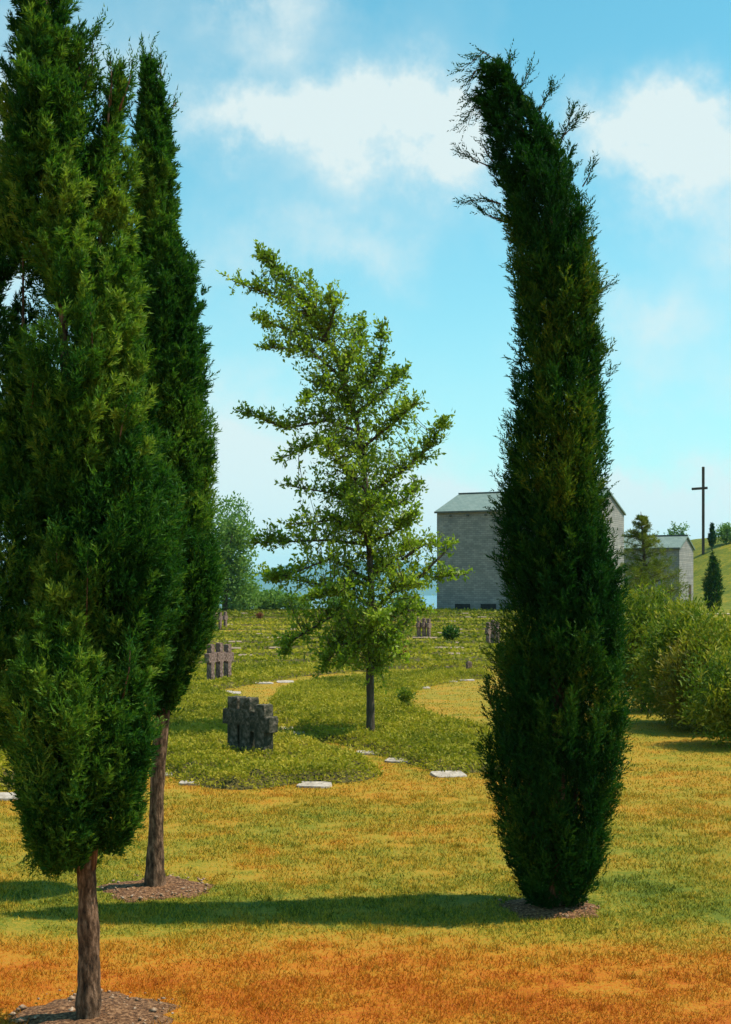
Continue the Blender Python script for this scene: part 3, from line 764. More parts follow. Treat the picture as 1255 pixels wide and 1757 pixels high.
    O = [(470, 440, 480), (500, 432, 535), (540, 452, 592), (590, 475, 630), (640, 518, 676), (690, 525, 708), (740, 505, 720), (790, 505, 730), (840, 512, 722), (890, 508, 712), (940, 500, 708), (990, 478, 715), (1040, 492, 724), (1080, 498, 702), (1120, 530, 692), (1150, 565, 672)]
    m = 1150; yy_ = rng.uniform(475, 1150, m); xl = np.interp(yy_, [o[0] for o in O], [o[1] for o in O]); xr = np.interp(yy_, [o[0] for o in O], [o[2] for o in O])
    tt = np.clip(rng.normal(.52, .25, m), .03, .97); xx_ = xl + (xr - xl) * tt; hw = (xr - xl) / 2 * D / F
    dp = rng.uniform(-1, 1, m) * hw * .8 * np.sqrt(np.clip(1 - (2 * tt - 1) ** 2, .05, 1))
    Pf = np.stack([(xx_ - CX) * D / F, D + dp, EYE + (HZ - yy_) * D / F], 1)
    Pf = Pf[value_noise(Pf * 2.1, 51) > -.42]
    for p in Pf:
        k = np.argmin(((limb - p) ** 2 * [1, 1, .6]).sum(1) + 4.0 * np.clip(limb[:, 2] - p[2], 0, 1)); a = limb[k]
        dv = p - a; L_ = np.linalg.norm(dv)
        if L_ > .9: continue
        mb.tube([a, a + dv * .5 + [0, 0, -.03], p, p + [rng.normal(0, .05), rng.normal(0, .05), .12]], [.008, .006, .004, .002], 3)
        q = int(rng.integers(9, 17)); s_ = rng.uniform(.3, 1.1, q); up_ = unit(dv[None] / max(L_, .05) * .5 + [[0, 0, .7]])[0]
        B.append(p + up_ * ((s_ - .6) * .34)[:, None] + rng.normal(0, .05, (q, 3))); Dr.append(unit(up_ * .5 + rdir(q, rng) * .85))
    B = np.concatenate(B); Dr = np.concatenate(Dr); n = len(B)
    Ls = rng.uniform(.055, .112, n); v, f = leaves(B, Dr, Ls, Ls * .48, rng)
    tint = np.clip(.45 + .3 * value_noise(B * 1.6, 4) + rng.normal(0, .15, n), 0, 1)
    return mb, (v, f, np.repeat(tint, 4))
mb, vft = oak()
tree('leafy_tree', TREE_D, 'young broad-leaved tree leaning left, standing in the large ground cover bed', 'tree', None, mb, vft, 'oak', 'bark_dark')

# ------------------------------------------------------------------ shrubs and far trees
def leaf_cloud(c, rad, clumps, per, ll, lw, seed, up=.4, spread=.16, shell=.55):
    rng = np.random.default_rng(seed); c = np.array(c); rad = np.array(rad)
    u = rdir(clumps, rng); rr = np.where(rng.uniform(0, 1, clumps) < .7, rng.uniform(shell, 1.02, clumps), rng.uniform(0, shell, clumps))
    rr = rr * (1 + .16 * value_noise(u * 2.4, seed))
    p = c + u * rad * rr[:, None]; p[:, 2] = np.maximum(p[:, 2], c[2] - rad[2] * .96)
    q = np.repeat(p, per, 0) + rng.normal(0, 1, (clumps * per, 3)) * spread * np.array([1, 1, .8])
    d = unit(rdir(len(q), rng) + np.repeat(u, per, 0) * .5 + [0, 0, up])
    L = ll * rng.uniform(.6, 1.4, len(q)); v, f = leaves(q, d, L, L * (lw / ll), rng)
    tint = np.clip(.42 + .3 * value_noise(p * 1.1 / max(spread * 4, .3), seed + 2) + rng.normal(0, .15, clumps), 0, 1)
    return v, f, np.repeat(np.repeat(tint, per), 4)


def merge(parts):
    V, Fs, T = [], [], []; n = 0
    for v, f, t in parts: V.append(v); Fs.append(f + n); T.append(t); n += len(v)
    return np.concatenate(V), np.concatenate(Fs), np.concatenate(T)


def stems(base, tops, r=.03):
    mb = MB()
    for k, t in enumerate(tops):
        a = Vector(base) + Vector((.05 * math.cos(k * 2.1), .05 * math.sin(k * 2.1), -.05)); b = Vector(t)
        mb.tube([a, a.lerp(b, .5) + Vector((.04, 0, .05)), b], [r, r * .7, r * .25], 6)
    return mb


# leafy shrubs along the right edge of the lawn
SH = [  # px, base py, top py, half width m, clumps, material, label
    (1106, 1226, 1016, 1.0, 1500, 'shrub', 'tall leafy olive shrub just right of the dark bent cypress'),
    (1180, 1250, 1044, .95, 1500, 'shrub', 'leafy shrub with pale upright leaf tips, second from the bent cypress'),
    (1243, 1264, 1066, .85, 1200, 'shrub', 'leafy shrub at the right edge under the small far cypress'),
    (1200, 1262, 1112, .72, 1000, 'shrub_yellow', 'lower yellowing shrub in front of the taller leafy shrubs'),
    (1262, 1290, 1130, .72, 800, 'shrub', 'low green shrub nearest at the right edge beside the lawn')]
for j, (px, by, ty, hw, cl, mt, lab) in enumerate(SH):
    b = gp(px, by); b.y += .75; b.x = (px - CX) * b.y / F; D = b.y; top = EYE + (HZ - ty) * D / F; h = top / 2
    parts = [leaf_cloud((b.x, D, h), (hw, .8, h), cl, 15, .10, .028, 60 + j, up=.55, spread=.11)]
    # upright shoots on the top
    rng = np.random.default_rng(80 + j); n = 46; a = rng.uniform(0, 6.28, n); r = np.sqrt(rng.uniform(0, 1, n))
    P = np.stack([b.x + hw * r * np.cos(a), D + .8 * r * np.sin(a), np.full(n, 0.)], 1); P[:, 2] = h + h * np.sqrt(np.clip(1 - r * r, 0, 1)) * .92
    q = 16; t = rng.uniform(0, 1, (n, q)); ax = unit(rng.normal(0, .25, (n, 3)) + [0, 0, 1]); ln = rng.uniform(.15, .42, n)
    B = (P[:, None] + ax[:, None] * (ln[:, None] * t)[:, :, None]).reshape(-1, 3); d = unit(np.repeat(ax, q, 0) * .7 + rdir(n * q, rng) * .7)
    Ls = rng.uniform(.07, .13, n * q); v, f = leaves(B, d, Ls, Ls * .24, rng); parts.append((v, f, np.full(len(v), .85)))
    mb = stems(b, [(b.x + hw * .6 * math.cos(k), D + .5 * math.sin(k), h * 1.3) for k in range(7)], .025)
    root = empty('shrub', b, lab, 'shrub', 'shrubs along the lawn edge'); off = np.array(b[:])
    for i, v in enumerate(mb.v): mb.v[i] = tuple(np.array(v) - off)
    link('stems', mb.mesh('stems', M['bark_dark'], True), root); v, f, t = merge(parts)
    link('foliage', mesh_np('foliage', v - off, f, M[mt], {'tint': t}), root)

# young pine between the two buildings, seen above the shrubs
D = 46.0; b = Vector(((1112 - CX) * D / F, D, float(ground_z(9.7, D)))); rng = np.random.default_rng(5); parts = []; mb = MB()
top = at(1100, 878, D); trunk_pts = [b, at(1112, 1060, D), at(1106, 960, D), top]; mb.tube(*knobbly(trunk_pts, [.11, .09, .06, .01], .3, .05, 3), 8)
for k in range(115):
    t = rng.uniform(.03, 1.0); y = 1075 - t * 192; reach = (2.2 * (1 - t) ** .85 + .06) * rng.uniform(.7, 1.1); a = rng.uniform(0, 6.28)
    p0 = at(1112 - 10 * t, y, D); p1 = p0 + Vector((reach * math.cos(a) * (.72 if math.cos(a) > 0 else .85), reach * math.sin(a), reach * .22)); mb.tube([p0, p1], [.022, .005], 4)
    m_ = 16; s = rng.uniform(.2, 1.08, m_); c = np.array(p0)[None] + (np.array(p1) - np.array(p0))[None] * s[:, None] + rng.normal(0, .15 * (1.1 - t), (m_, 3))
    q = np.repeat(c, 22, 0) + rng.normal(0, .06 * (1.15 - t), (m_ * 22, 3)); d = unit(rdir(len(q), rng) * .8 + np.array(p1 - p0)[None] * .5 + [0, 0, .35])
    Ls = rng.uniform(.08, .17, len(q)) * (.5 + .5 * (1 - t)); v, f = leaves(q, d, Ls, Ls * .16, rng); parts.append((v, f, np.full(len(v), rng.uniform(.2, .8))))
tree('pine_tree', b, 'young pale green pine in front of the small stone building', 'tree', None, mb, merge(parts), 'pine', 'bark_dark')


def far_tree(name, px, by, ty, D, hw, label, mat='far_green', seed=1, clumps=420, leaf=.28, group=None, trunk=.35, crown_low=.25, per=14, spread=.3):
    x = (px - CX) * D / F; gz = float(ground_z(x, D)); top = EYE + (HZ - ty) * D / F
    b = Vector((x, D, gz)); h = top - gz; c0 = gz + h * crown_low; rng = random.Random(seed)
    parts = []
    for k in range(5):
        fx = rng.uniform(-.45, .45) * hw; fz = (.22, .45, .62, .74, .34)[k]
        parts.append(leaf_cloud((x + fx, D + rng.uniform(-.4, .4) * hw, c0 + (top - c0) * fz), (hw * .62, hw * .62, (top - c0) * .34), clumps // 5, per, leaf, leaf * .5, seed * 10 + k, spread=spread))
    mb = MB(); mb.tube([b - Vector((0, 0, .2)), (x + .1, D, gz + h * .4), (x, D, gz + h * .85)], [h * .03, h * .022, h * .008], 7)
    for k in range(4):
        a = k * 1.6 + seed; mb.tube([(x + .05, D, gz + h * (.3 + .1 * k)), (x + hw * .6 * math.cos(a), D + hw * .6 * math.sin(a), gz + h * (.5 + .1 * k))], [h * .012, h * .004], 5)
    return tree(name, b, label, 'tree', group, mb, merge(parts), mat, 'bark_dark')


far_tree('leafy_tree', 386, 1050, 862, 116, 2.9, 'pale green rounded tree behind the slim left cypress on the crest', seed=2, clumps=900, crown_low=.02)
far_tree('bush_tree', 424, 1060, 1003, 122, 1.7, 'small rounded tree on the crest right of the pale green tree', seed=3, clumps=300, crown_low=.05)
far_tree('bush_tree', 462, 1060, 1016, 124, 1.6, 'small rounded tree on the crest beneath the left branches of the leaning tree', seed=4, clumps=300, crown_low=.05)
far_tree('bush_tree', 505, 1060, 1026, 122, 1.5, 'small dark rounded tree on the crest behind the lower left boughs', seed=5, clumps=260, crown_low=.05)
far_tree('bush_tree', 582, 1060, 1030, 126, 1.1, 'lone little bush on the crest glimpsed left of the leaning trunk', seed=6, clumps=160, crown_low=.02)
far_tree('bush_tree', 340, 1060, 1000, 120, 2.2, 'leafy little tree on the crest behind the slim left cypress', seed=7, clumps=360, crown_low=.05)
far_tree('bush_tree', 700, 1060, 1028, 124, 1.2, 'small bush on the crest just left of the chapel', seed=8, clumps=160, crown_low=.02)


def small_cypress(px, py, ty, D, hw, label, seed, n=260, mat='cypress', nl=.2, nw=.05):
    x = (px - CX) * D / F; gz = float(ground_z(x, D)); top = EYE + (HZ - ty) * D / F; b = Vector((x, D, gz)); h = top - gz
    y_ = lambda z: HZ - (z - EYE) * F / D
    prof = [(1.0, .06), (.9, .3), (.72, .68), (.5, .92), (.32, 1.0), (.2, .8), (.13, .4)]
    sil = [(y_(gz + h * t), px - hw * w * F / D, px + hw * w * F / D) for t, w in prof]
    vft = crown(sil, D, n, 10, 4, h * .16, nl, nw, seed, out=.25, inner=.35)
    mb = MB(); mb.tube([b - Vector((0, 0, .1)), (x, D, gz + h * .5), (x, D, gz + h * .9)], [h * .022, h * .016, h * .004], 7)
    return tree('cypress_tree', b, label, 'tree', None, mb, vft, mat, 'bark_dark')


small_cypress(1224, 1060, 948, 98, .62, 'small spindle-shaped cypress by the path at the right edge', 3, 300)
D_H = 172
small_cypress(1222, 920, 897, D_H, .45, 'thin dark cypress on the hilltop just right of the wooden cross', 4, 120, nl=.25, nw=.08)
for j, (px, ty, hw, lab) in enumerate([(1154, 902, .75, 'small sparse tree on the skyline over the small building, left one'), (1170, 904, .75, 'small sparse tree on the skyline over the small building, nearest the wooden cross'),
                                       (1246, 898, 1.2, 'dark bush on the hilltop at the right edge')]):
    far_tree('bush_tree', px, 925, ty, D_H + 2, hw, lab, seed=20 + j, clumps=110, leaf=.3, crown_low=.0, spread=.22)

# ------------------------------------------------------------------ buildings
def building(name, fl, ang, length, depth, base_z, eave_z, ridge_z, label, vents=(), over=.22, dots=(), corner=False, door=None):
    """fl: front left corner; local x runs along the front, local y into the building"""
    root = empty(name, (fl[0], fl[1], base_z), label, 'building', None, -ang)
    H = eave_z - base_z; Rz = ridge_z - base_z; lo = -1.5
    w = MB()
    a, b_, c, d_ = (0, 0), (length, 0), (length, depth), (0, depth)
    w.poly([(*a, lo), (*b_, lo), (*b_, H), (*a, H)]); w.poly([(*c, lo), (*d_, lo), (*d_, H), (*c, H)])
    w.poly([(*b_, lo), (*c, lo), (*c, H), (length, depth / 2, Rz), (*b_, H)]); w.poly([(*d_, lo), (*a, lo), (*a, H), (0, depth / 2, Rz), (*d_, H)])
    link('wall', w.mesh('wall', M['wall']), root)
    r = MB(); th = .16; sl = (Rz - H) / (depth / 2); g = .03
    for s in (0, 1):
        y0, y1 = (-over, depth / 2) if s == 0 else (depth + over, depth / 2)
        z0 = H - over * sl + g; z1 = Rz + g; x0, x1 = -over * .7, length + over * .7
        lowp = [(x0, y0, z0), (x1, y0, z0), (x1, y1, z1), (x0, y1, z1)]; up = [(p[0], p[1], p[2] + th) for p in lowp]
        q = len(r.v); r.v += lowp + up
        r.f += [tuple(q + i for i in f_) for f_ in ((0, 3, 2, 1), (4, 5, 6, 7), (0, 1, 5, 4), (1, 2, 6, 5), (3, 0, 4, 7))]
    roof = link('roof', r.mesh('roof', M['roof']), root)
    cap = MB(); cap.box((length / 2, depth / 2, Rz + g + th + .05), (length + over * 1.4, .3, .1)); link('ridge_cap', cap.mesh('ridge_cap', M['trim']), roof)
    gu = MB(); gu.box((length / 2, -over - .06, H - over * sl + .10), (length + over * 1.2, .12, .16)); link('gutter', gu.mesh('gutter', M['trim']), roof)
    for x, wd in vents:
        v = MB(); v.box((x, -.02, .42), (wd, .05, .5)); link('vent', v.mesh('vent', M['dark_opening']), root)
    for x in dots:
        v = MB(); v.box((x, -.12, H - .32), (.16, .24, .14)); link('beam_end', v.mesh('beam_end', M['trim']), root)
    if door:
        v = MB(); v.box((length + .02, door, 1.0), (.06, .95, 2.1)); link('door', v.mesh('door', M['wood']), root)
    return root


TH = math.radians(27)
fl = at(750, 1048, 125.0)
building('chapel', fl, TH, 14.6, 11.2, EYE - 38 * 125 / F, EYE + 130 * 125 / F, EYE + 159 * 130 / F, 'large grey stone chapel with a low gabled slate roof behind the bent cypress',
         vents=[(2.6 + 2.55 * k, 1.5) for k in range(5)], dots=[1.4 + 1.75 * k for k in range(8)])
D = 140.0; fr = at(1166, 1037, D); Lb = 9.5
fl = (fr.x - Lb * math.cos(TH), fr.y + Lb * math.sin(TH))
building('stone_building', fl, TH, Lb, 6.2, EYE - 27 * D / F, EYE + 69 * D / F, EYE + 88 * 142.8 / F, 'small grey stone building with a gabled roof left of the hill slope', door=4.6)

# ------------------------------------------------------------------ wooden cross on the hill
D = D_H; c = at(1207, 922, D); c.z = float(ground_z(c.x, D)) - .1; topz = EYE + (HZ - 801) * D / F
root = empty('wooden_cross', c, 'tall dark wooden cross on top of the right hill', 'cross', None, math.radians(-14))
h = topz - c.z
p = MB(); p.box((0, 0, h / 2), (.36, .36, h)); p1 = link('post', p.mesh('post', M['wood']), root)
a = MB(); a.box((0, -.02, h * .755), (2.0, .40, .30)); a1 = link('crossbar', a.mesh('crossbar', M['wood']), root)
a1.rotation_euler = (0, math.radians(-3), 0)
for o in (p1, a1):
    bv = o.modifiers.new('bevel', 'BEVEL'); bv.width = .03; bv.segments = 2

# ------------------------------------------------------------------ stone crosses
def cross_mesh(H, post, arm, arm_h, arm_z, t, seed):
    """stocky Latin cross, hewn edges"""
    import bmesh
    hw, aw = post / 2, arm / 2; z0, z1 = arm_z, arm_z + arm_h
    prof = [(-hw, -.3), (hw, -.3), (hw * .96, z0), (aw, z0), (aw, z1), (hw * .96, z1), (hw * .94, H), (-hw * .94, H), (-hw * .96, z1), (-aw, z1), (-aw, z0), (-hw * .96, z0)]
    bm = bmesh.new(); f0 = bm.faces.new([bm.verts.new((x, -t / 2, z)) for x, z in prof])
    ext = bmesh.ops.extrude_face_region(bm, geom=[f0]); bmesh.ops.translate(bm, verts=[v for v in ext['geom'] if isinstance(v, bmesh.types.BMVert)], vec=(0, t, 0))
    bmesh.ops.recalc_face_normals(bm, faces=bm.faces)
    bmesh.ops.triangulate(bm, faces=[f for f in bm.faces if len(f.verts) > 4])
    bmesh.ops.bevel(bm, geom=list(bm.edges), offset=.016, segments=2, affect='EDGES', profile=.5)
    bmesh.ops.subdivide_edges(bm, edges=[e for e in bm.edges if e.calc_length() > .09], cuts=3, use_grid_fill=True)
    r = random.Random(seed)
    for v in bm.verts: v.co += Vector((r.uniform(-1, 1), r.uniform(-1, 1), r.uniform(-1, 1))) * .0055
    me = bpy.data.meshes.new('stone_cross'); bm.to_mesh(me); bm.free(); me.materials.append(M['cross_stone'])
    for p_ in me.polygons: p_.use_smooth = False
    return me


CROSS = [cross_mesh(.92, .27, .50, .25, .46, .24, 1), cross_mesh(.76, .25, .47, .24, .34, .24, 2), cross_mesh(.95, .23, .52, .26, .44, .17, 3)]
M['shaded_mossy_stone'] = solid_mat('moss_and_shade_stone', [(.34, (.016, .021, .012)), (.5, (.060, .056, .038)), (.64, (.17, .135, .105))], 11, 7, .95, .9, .03)  # mossy stone; the near crosses' shade is put into its dark colour
M['pink_stone'] = solid_mat('pinkish_cross_stone', [(.34, (.045, .030, .024)), (.5, (.18, .115, .095)), (.66, (.34, .235, .20))], 12, 7, .95, .9, .03)  # paler copy of the cross stone, its sunlit pink put into the colour
CROSS[2].materials[0] = M['pink_stone']
for me_ in CROSS[:2]: me_.materials[0] = M['shaded_mossy_stone']
GROUPS = [  # (photo px, base row, which mesh, height scale, turn)
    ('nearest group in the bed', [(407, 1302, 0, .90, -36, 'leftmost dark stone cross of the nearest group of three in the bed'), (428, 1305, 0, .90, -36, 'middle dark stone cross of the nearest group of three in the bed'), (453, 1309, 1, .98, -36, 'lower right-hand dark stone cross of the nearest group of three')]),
    ('group beside the slim cypress', [(362, 1175, 2, .98, 64, 'left pinkish stone cross of the second group beside the slim cypress'), (377, 1173, 2, 1.0, 64, 'middle pinkish stone cross of the second group beside the slim cypress'), (391, 1170, 2, .93, 64, 'right pinkish stone cross of the second group beside the slim cypress')]),
    ('group on the crest at left', [(368, 1081, 2, 1.0, 64, 'left small stone cross of the far group below the pale green tree'), (378, 1081, 2, 1.0, 64, 'middle small stone cross of the far group below the pale green tree'), (387, 1080, 2, 1.0, 64, 'right small stone cross of the far group below the pale green tree')]),
    ('group right of the leaning tree', [(719, 1096, 2, .95, 64, 'left small stone cross of the far group right of the leaning tree'), (728, 1096, 2, .95, 64, 'middle small stone cross of the far group right of the leaning tree'), (736, 1096, 2, .92, 64, 'right small stone cross of the far group right of the leaning tree')]),
    ('group left of the bent cypress', [(838, 1111, 2, 1.0, 64, 'left small brown stone cross of the far group beside the bent cypress'), (846, 1110, 2, 1.08, 64, 'middle small brown stone cross of the far group beside the bent cypress'), (854, 1110, 2, 1.0, 64, 'right small brown stone cross of the far group beside the bent cypress')])]
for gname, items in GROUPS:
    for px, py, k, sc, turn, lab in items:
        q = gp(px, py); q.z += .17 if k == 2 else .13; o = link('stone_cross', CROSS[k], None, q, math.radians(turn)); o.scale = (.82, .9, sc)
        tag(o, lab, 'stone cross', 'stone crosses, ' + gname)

# ------------------------------------------------------------------ flat grave slabs and markers
def slab_mesh(seed, L=.46, W=.30, T=.04):
    import bmesh
    r = random.Random(seed); bm = bmesh.new(); n = 14; ring = []
    for i in range(n):
        a = 2 * math.pi * i / n; sx = abs(math.cos(a)) ** .45 * math.copysign(1, math.cos(a)); sy = abs(math.sin(a)) ** .45 * math.copysign(1, math.sin(a))
        ring.append(bm.verts.new((sx * L / 2 * r.uniform(.93, 1.05), sy * W / 2 * r.uniform(.92, 1.06), 0)))
    f0 = bm.faces.new(ring); e = bmesh.ops.extrude_face_region(bm, geom=[f0])
    for v in e['geom']:
        if isinstance(v, bmesh.types.BMVert): v.co.z += T; v.co.x *= .96; v.co.y *= .96; v.co.z += r.uniform(-.006, .006)
    bmesh.ops.recalc_face_normals(bm, faces=bm.faces)
    me = bpy.data.meshes.new('grave_slab'); bm.to_mesh(me); bm.free(); me.materials.append(M['slab_stone']); return me


SL = [slab_mesh(k) for k in range(5)]
MK = [slab_mesh(k + 9) for k in range(4)]
for me_ in MK: me_.materials[0] = M['marker_stone']
slabs = [(540, 1349, 1.0, 'pale grave slab at the front edge of the bed with the nearest crosses'), (634, 1293, .95, 'pale grave slab just below the trunk of the leaning tree'), (686, 1307, .95, 'pale grave slab between two leafy tufts, right of the leaning trunk'),
         (770, 1331, 1.05, 'white grave slab at the front tip of the large bed, left of the bent cypress'), (12, 1369, 1.15, 'grey grave slab at the left edge before the left bed'), (512, 1260, .8, 'narrow pale slab on the grass path right of the nearest crosses'),
         (490, 1251, .95, 'pale slab beside the path just right of the nearest crosses'), (486, 1224, .8, 'small pale slab on the left rim of the large bed, above the path bend'), (474, 1210, .7, 'small pale slab on the left rim of the large bed, farther up'), (478, 1199, .7, 'small pale slab at the back left corner of the large bed'),
         (398, 1190, 1.0, 'pale slab behind the nearest crosses where the yellow path starts'), (388, 1188, .7, 'small pale slab behind the nearest crosses, left of a larger one'), (452, 1173, 1.2, 'pale slab in front of the second row of ground cover'), (490, 1171, 1.1, 'pale slab at the right end of the second row of ground cover'),
         (702, 1222, .9, 'grey slab on the inner rim of the large bed by the round lawn'), (722, 1232, .8, 'small grey slab on the inner rim of the large bed, next to a leafy tuft'), (288, 1331, .6, 'small grey slab at the left corner of the bed with the nearest crosses'), (325, 1346, .6, 'small flat stone at the front of the bed, left of the nearest crosses'),
         (726, 1181, .8, 'flat stone at the top rim of the round lawn'), (772, 1170, .9, 'pale flat stone at the top rim of the round lawn, left of two others'), (788, 1168, .9, 'pale flat stone in the middle at the top of the round lawn'), (803, 1168, .9, 'pale flat stone at the top of the round lawn, nearest the bent cypress')]
rr = random.Random(4)
for k, (px, py, sc, lab) in enumerate(slabs):
    p = gp(px, py); o = link('grave_slab', SL[k % 5], None, (p.x, p.y, p.z - .01), rr.uniform(-.25, .25)); o.scale = (sc, sc * 1.25, 1)
    o.rotation_euler[0] = rr.uniform(.03, .09); tag(o, lab, 'grave slab', 'grave slabs round the near beds', 'thing')
for k, (x, y) in enumerate(SPOTS):
    o = link('grave_marker', MK[k % 4], None, (x, y, float(ground_z(x, y)) + .06), rr.uniform(-.2, .2)); s = rr.uniform(.8, 1.7)
    o.scale = (s, .55, .9); o.rotation_euler[0] = .35; tag(o, 'flat pale grave marker lying between rows of ground cover on the terrace', 'grave marker', 'grave markers on the terrace')

# little upright stones and plants on the terrace
for px, py, w, h, lab in ((805, 1152, .15, .27, 'short upright stone post at the back of the round lawn'), (767, 1154, .16, .15, 'low square stone stub at the back of the round lawn')):
    m2 = MB(); m2.box((0, 0, h / 2), (w, w * .8, h), 0, .94); m2.box((0, 0, h + .015), (w * .8, w * .62, .03), 0, .6)
    p = gp(px, py); o = link('stone_post', m2.mesh('stone_post', M['cross_stone']), None, p, .5); o.scale = (1.1, 1.1, 1.1); tag(o, lab, 'stone post')
for j, (px, py, r, mt, lab) in enumerate(((685, 1137, .22, 'red_plant', 'small reddish plant among the rows right of the leaning tree'), (446, 1067, .22, 'red_plant', 'small reddish plant on the crest left of the leaning tree'),
                                         (774, 1106, .33, 'cypress', 'dark rounded plant among the rows below the chapel'), (695, 1228, .14, 'shrub', 'leafy green tuft beside a slab on the rim of the round lawn'))):
    p = gp(px, py); v, f, t = leaf_cloud((p.x, p.y, p.z + .3 + r * .6), (r, r, r * .9), 60, 10, r * .5, r * .2, 90 + j, spread=r * .25)
    root = empty('small_plant', p, lab, 'plant'); link('foliage', mesh_np('foliage', v - np.array(p[:]), f, M[mt], {'tint': t}), root)
    mb = stems((0, 0, 0), [(.02, 0, .35 + r * .4)], .012); link('stems', mb.mesh('stems', M['bark_dark']), root)

# ------------------------------------------------------------------ air
m, nt, out = new_mat('pale_air')
vol = N(nt, 'ShaderNodeVolumePrincipled'); vol.inputs['Color'].default_value = (.42, .80, 1.0, 1); vol.inputs['Density'].default_value = .000085; vol.inputs['Anisotropy'].default_value = .2
nt.links.new(vol.outputs[0], out.inputs['Volume'])
hb = MB(); hb.box((0, 4800, 100), (18400, 9400 + 1000, 274)); hz = link('haze', hb.mesh('haze', m)); tag(hz, 'thin blue haze over the lake and far hills', 'haze', None, 'stuff')

# ------------------------------------------------------------------ sky and sun
SUN_AZ, SUN_EL = math.radians(87), math.radians(61)   # azimuth from +Y towards +X
w = bpy.data.worlds.new('World'); scene.world = w; w.use_nodes = True; nt = w.node_tree; nt.nodes.clear()
sky = N(nt, 'ShaderNodeTexSky'); sky.sky_type = 'NISHITA'; sky.sun_disc = False; sky.sun_elevation = SUN_EL; sky.sun_rotation = SUN_AZ
sky.air_density = 1.0; sky.dust_density = .6; sky.ozone_density = 2.0
tc = N(nt, 'ShaderNodeTexCoord'); sp = N(nt, 'ShaderNodeSeparateXYZ'); nt.links.new(tc.outputs['Generated'], sp.inputs[0])
yy = math_node(nt, 'MAXIMUM', sp.outputs[1], .08)
wz = N(nt, 'ShaderNodeTexNoise', i_Scale=13.0); wz.inputs['Detail'].default_value = 6; wz.inputs['Roughness'].default_value = .62; nt.links.new(tc.outputs['Generated'], wz.inputs['Vector'])
wc = N(nt, 'ShaderNodeSeparateColor'); nt.links.new(wz.outputs['Color'], wc.inputs[0])
u = math_node(nt, 'ADD', math_node(nt, 'DIVIDE', sp.outputs[0], yy), math_node(nt, 'MULTIPLY', math_node(nt, 'SUBTRACT', wc.outputs[0], .5), .13))
v_ = math_node(nt, 'ADD', math_node(nt, 'DIVIDE', sp.outputs[2], yy), math_node(nt, 'MULTIPLY', math_node(nt, 'SUBTRACT', wc.outputs[1], .5), .13))
CL = [(460, 165, 120, 62, .95), (420, 215, 120, 55, .55), (685, 185, 110, 75, .95), (745, 220, 90, 80, .8), (590, 215, 130, 60, .45), (470, 45, 120, 50, .55), (1140, 235, 120, 75, .95), (1210, 290, 130, 80, .7), (1060, 260, 90, 55, .5),
      (620, 420, 110, 50, .5), (680, 300, 190, 60, .35), (1120, 540, 120, 60, .45), (400, 420, 120, 80, .4), (1140, 860, 190, 70, .7), (200, 110, 80, 60, .4), (430, 780, 260, 170, .55), (700, 880, 300, 90, .5), (-60, 300, 160, 260, .7), (1400, 420, 160, 90, .7), (1180, 650, 180, 60, .25)]
tot = None
for x, y, rx, ry, am in CL:
    du = math_node(nt, 'MULTIPLY', math_node(nt, 'SUBTRACT', u, (x - CX) / F), F / rx); dv = math_node(nt, 'MULTIPLY', math_node(nt, 'SUBTRACT', v_, (HZ - y) / F), F / ry)
    r2 = math_node(nt, 'ADD', math_node(nt, 'MULTIPLY', du, du), math_node(nt, 'MULTIPLY', dv, dv))
    g = math_node(nt, 'MULTIPLY', math_node(nt, 'EXPONENT', math_node(nt, 'MULTIPLY', r2, -1.0)), am)
    tot = g if tot is None else math_node(nt, 'ADD', tot, g)
fz = noise(nt, tc.outputs['Generated'], 16, 8, .62); bz = noise(nt, tc.outputs['Generated'], 3.0, 5, .6)
tex = math_node(nt, 'MAXIMUM', math_node(nt, 'SUBTRACT', math_node(nt, 'MULTIPLY', fz, 3.0), .55), .12)
den = math_node(nt, 'MULTIPLY', tot, tex)
wisp = math_node(nt, 'MULTIPLY', math_node(nt, 'SUBTRACT', bz, .5, True), 1.1)
back = math_node(nt, 'MULTIPLY', math_node(nt, 'SUBTRACT', .12, sp.outputs[1], True), 6.0, True)   # scattered clouds over the rest of the sky
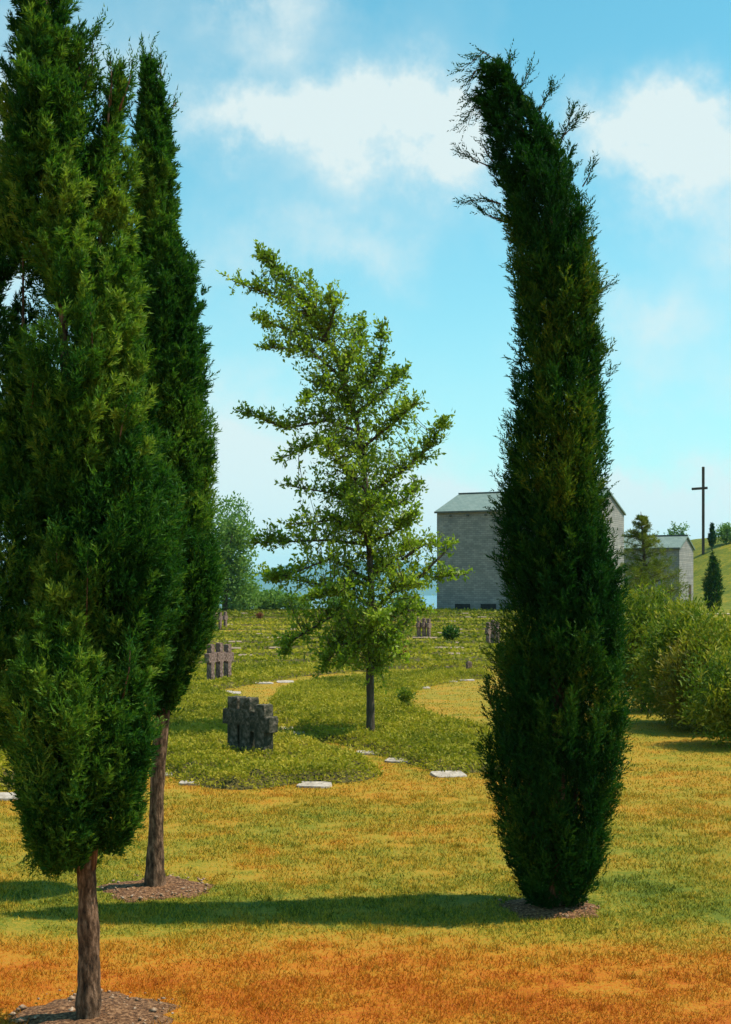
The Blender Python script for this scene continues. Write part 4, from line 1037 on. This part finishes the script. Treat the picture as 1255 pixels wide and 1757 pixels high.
den = math_node(nt, 'ADD', den, math_node(nt, 'MULTIPLY', wisp, math_node(nt, 'ADD', math_node(nt, 'MULTIPLY', back, 2.0), 1.15)), True)
low = math_node(nt, 'EXPONENT', math_node(nt, 'MULTIPLY', math_node(nt, 'ABSOLUTE', sp.outputs[2]), -6.5))
den = math_node(nt, 'ADD', den, math_node(nt, 'MULTIPLY', low, .80), True)
den = math_node(nt, 'MULTIPLY', den, .92)
tint = mixc(nt, 1.0, sky.outputs[0], (.31, .83, .72), 'MULTIPLY')
colr = mixc(nt, den, tint, (3.35, 3.75, 3.7))
bg = N(nt, 'ShaderNodeBackground', i_Strength=.15); nt.links.new(colr, bg.inputs['Color'])
wo = N(nt, 'ShaderNodeOutputWorld'); nt.links.new(bg.outputs[0], wo.inputs['Surface'])

sd = bpy.data.lights.new('sun', 'SUN'); sd.energy = 4.2; sd.angle = math.radians(.5); sd.color = (1.0, .91, .74)
so = bpy.data.objects.new('sun', sd); COL.objects.link(so)
to_sun = Vector((math.sin(SUN_AZ) * math.cos(SUN_EL), math.cos(SUN_AZ) * math.cos(SUN_EL), math.sin(SUN_EL)))
so.rotation_euler = to_sun.to_track_quat('Z', 'Y').to_euler(); so.location = to_sun * 60

# ------------------------------------------------------------------ camera
cd = bpy.data.cameras.new('camera'); cam = bpy.data.objects.new('camera', cd); COL.objects.link(cam); scene.camera = cam
cam.location = (0, 0, EYE); cam.rotation_euler = (math.radians(90), 0, 0)
cd.sensor_fit = 'VERTICAL'; cd.sensor_height = 36; cd.lens = 36 * F / 1757
cd.shift_y = (HZ - 1757 / 2) / 1757 ; cd.clip_start = .1; cd.clip_end = 40000
scene.view_settings.view_transform = 'Standard'; scene.view_settings.look = 'None'; scene.view_settings.exposure = .70; scene.view_settings.gamma = 1
scene.render.film_transparent = False
try:
    scene.cycles.use_denoising = True; scene.cycles.denoiser = 'OPENIMAGEDENOISE'
    scene.cycles.max_bounces = 6; scene.cycles.diffuse_bounces = 3; scene.cycles.transmission_bounces = 3; scene.cycles.volume_bounces = 1
except Exception: pass
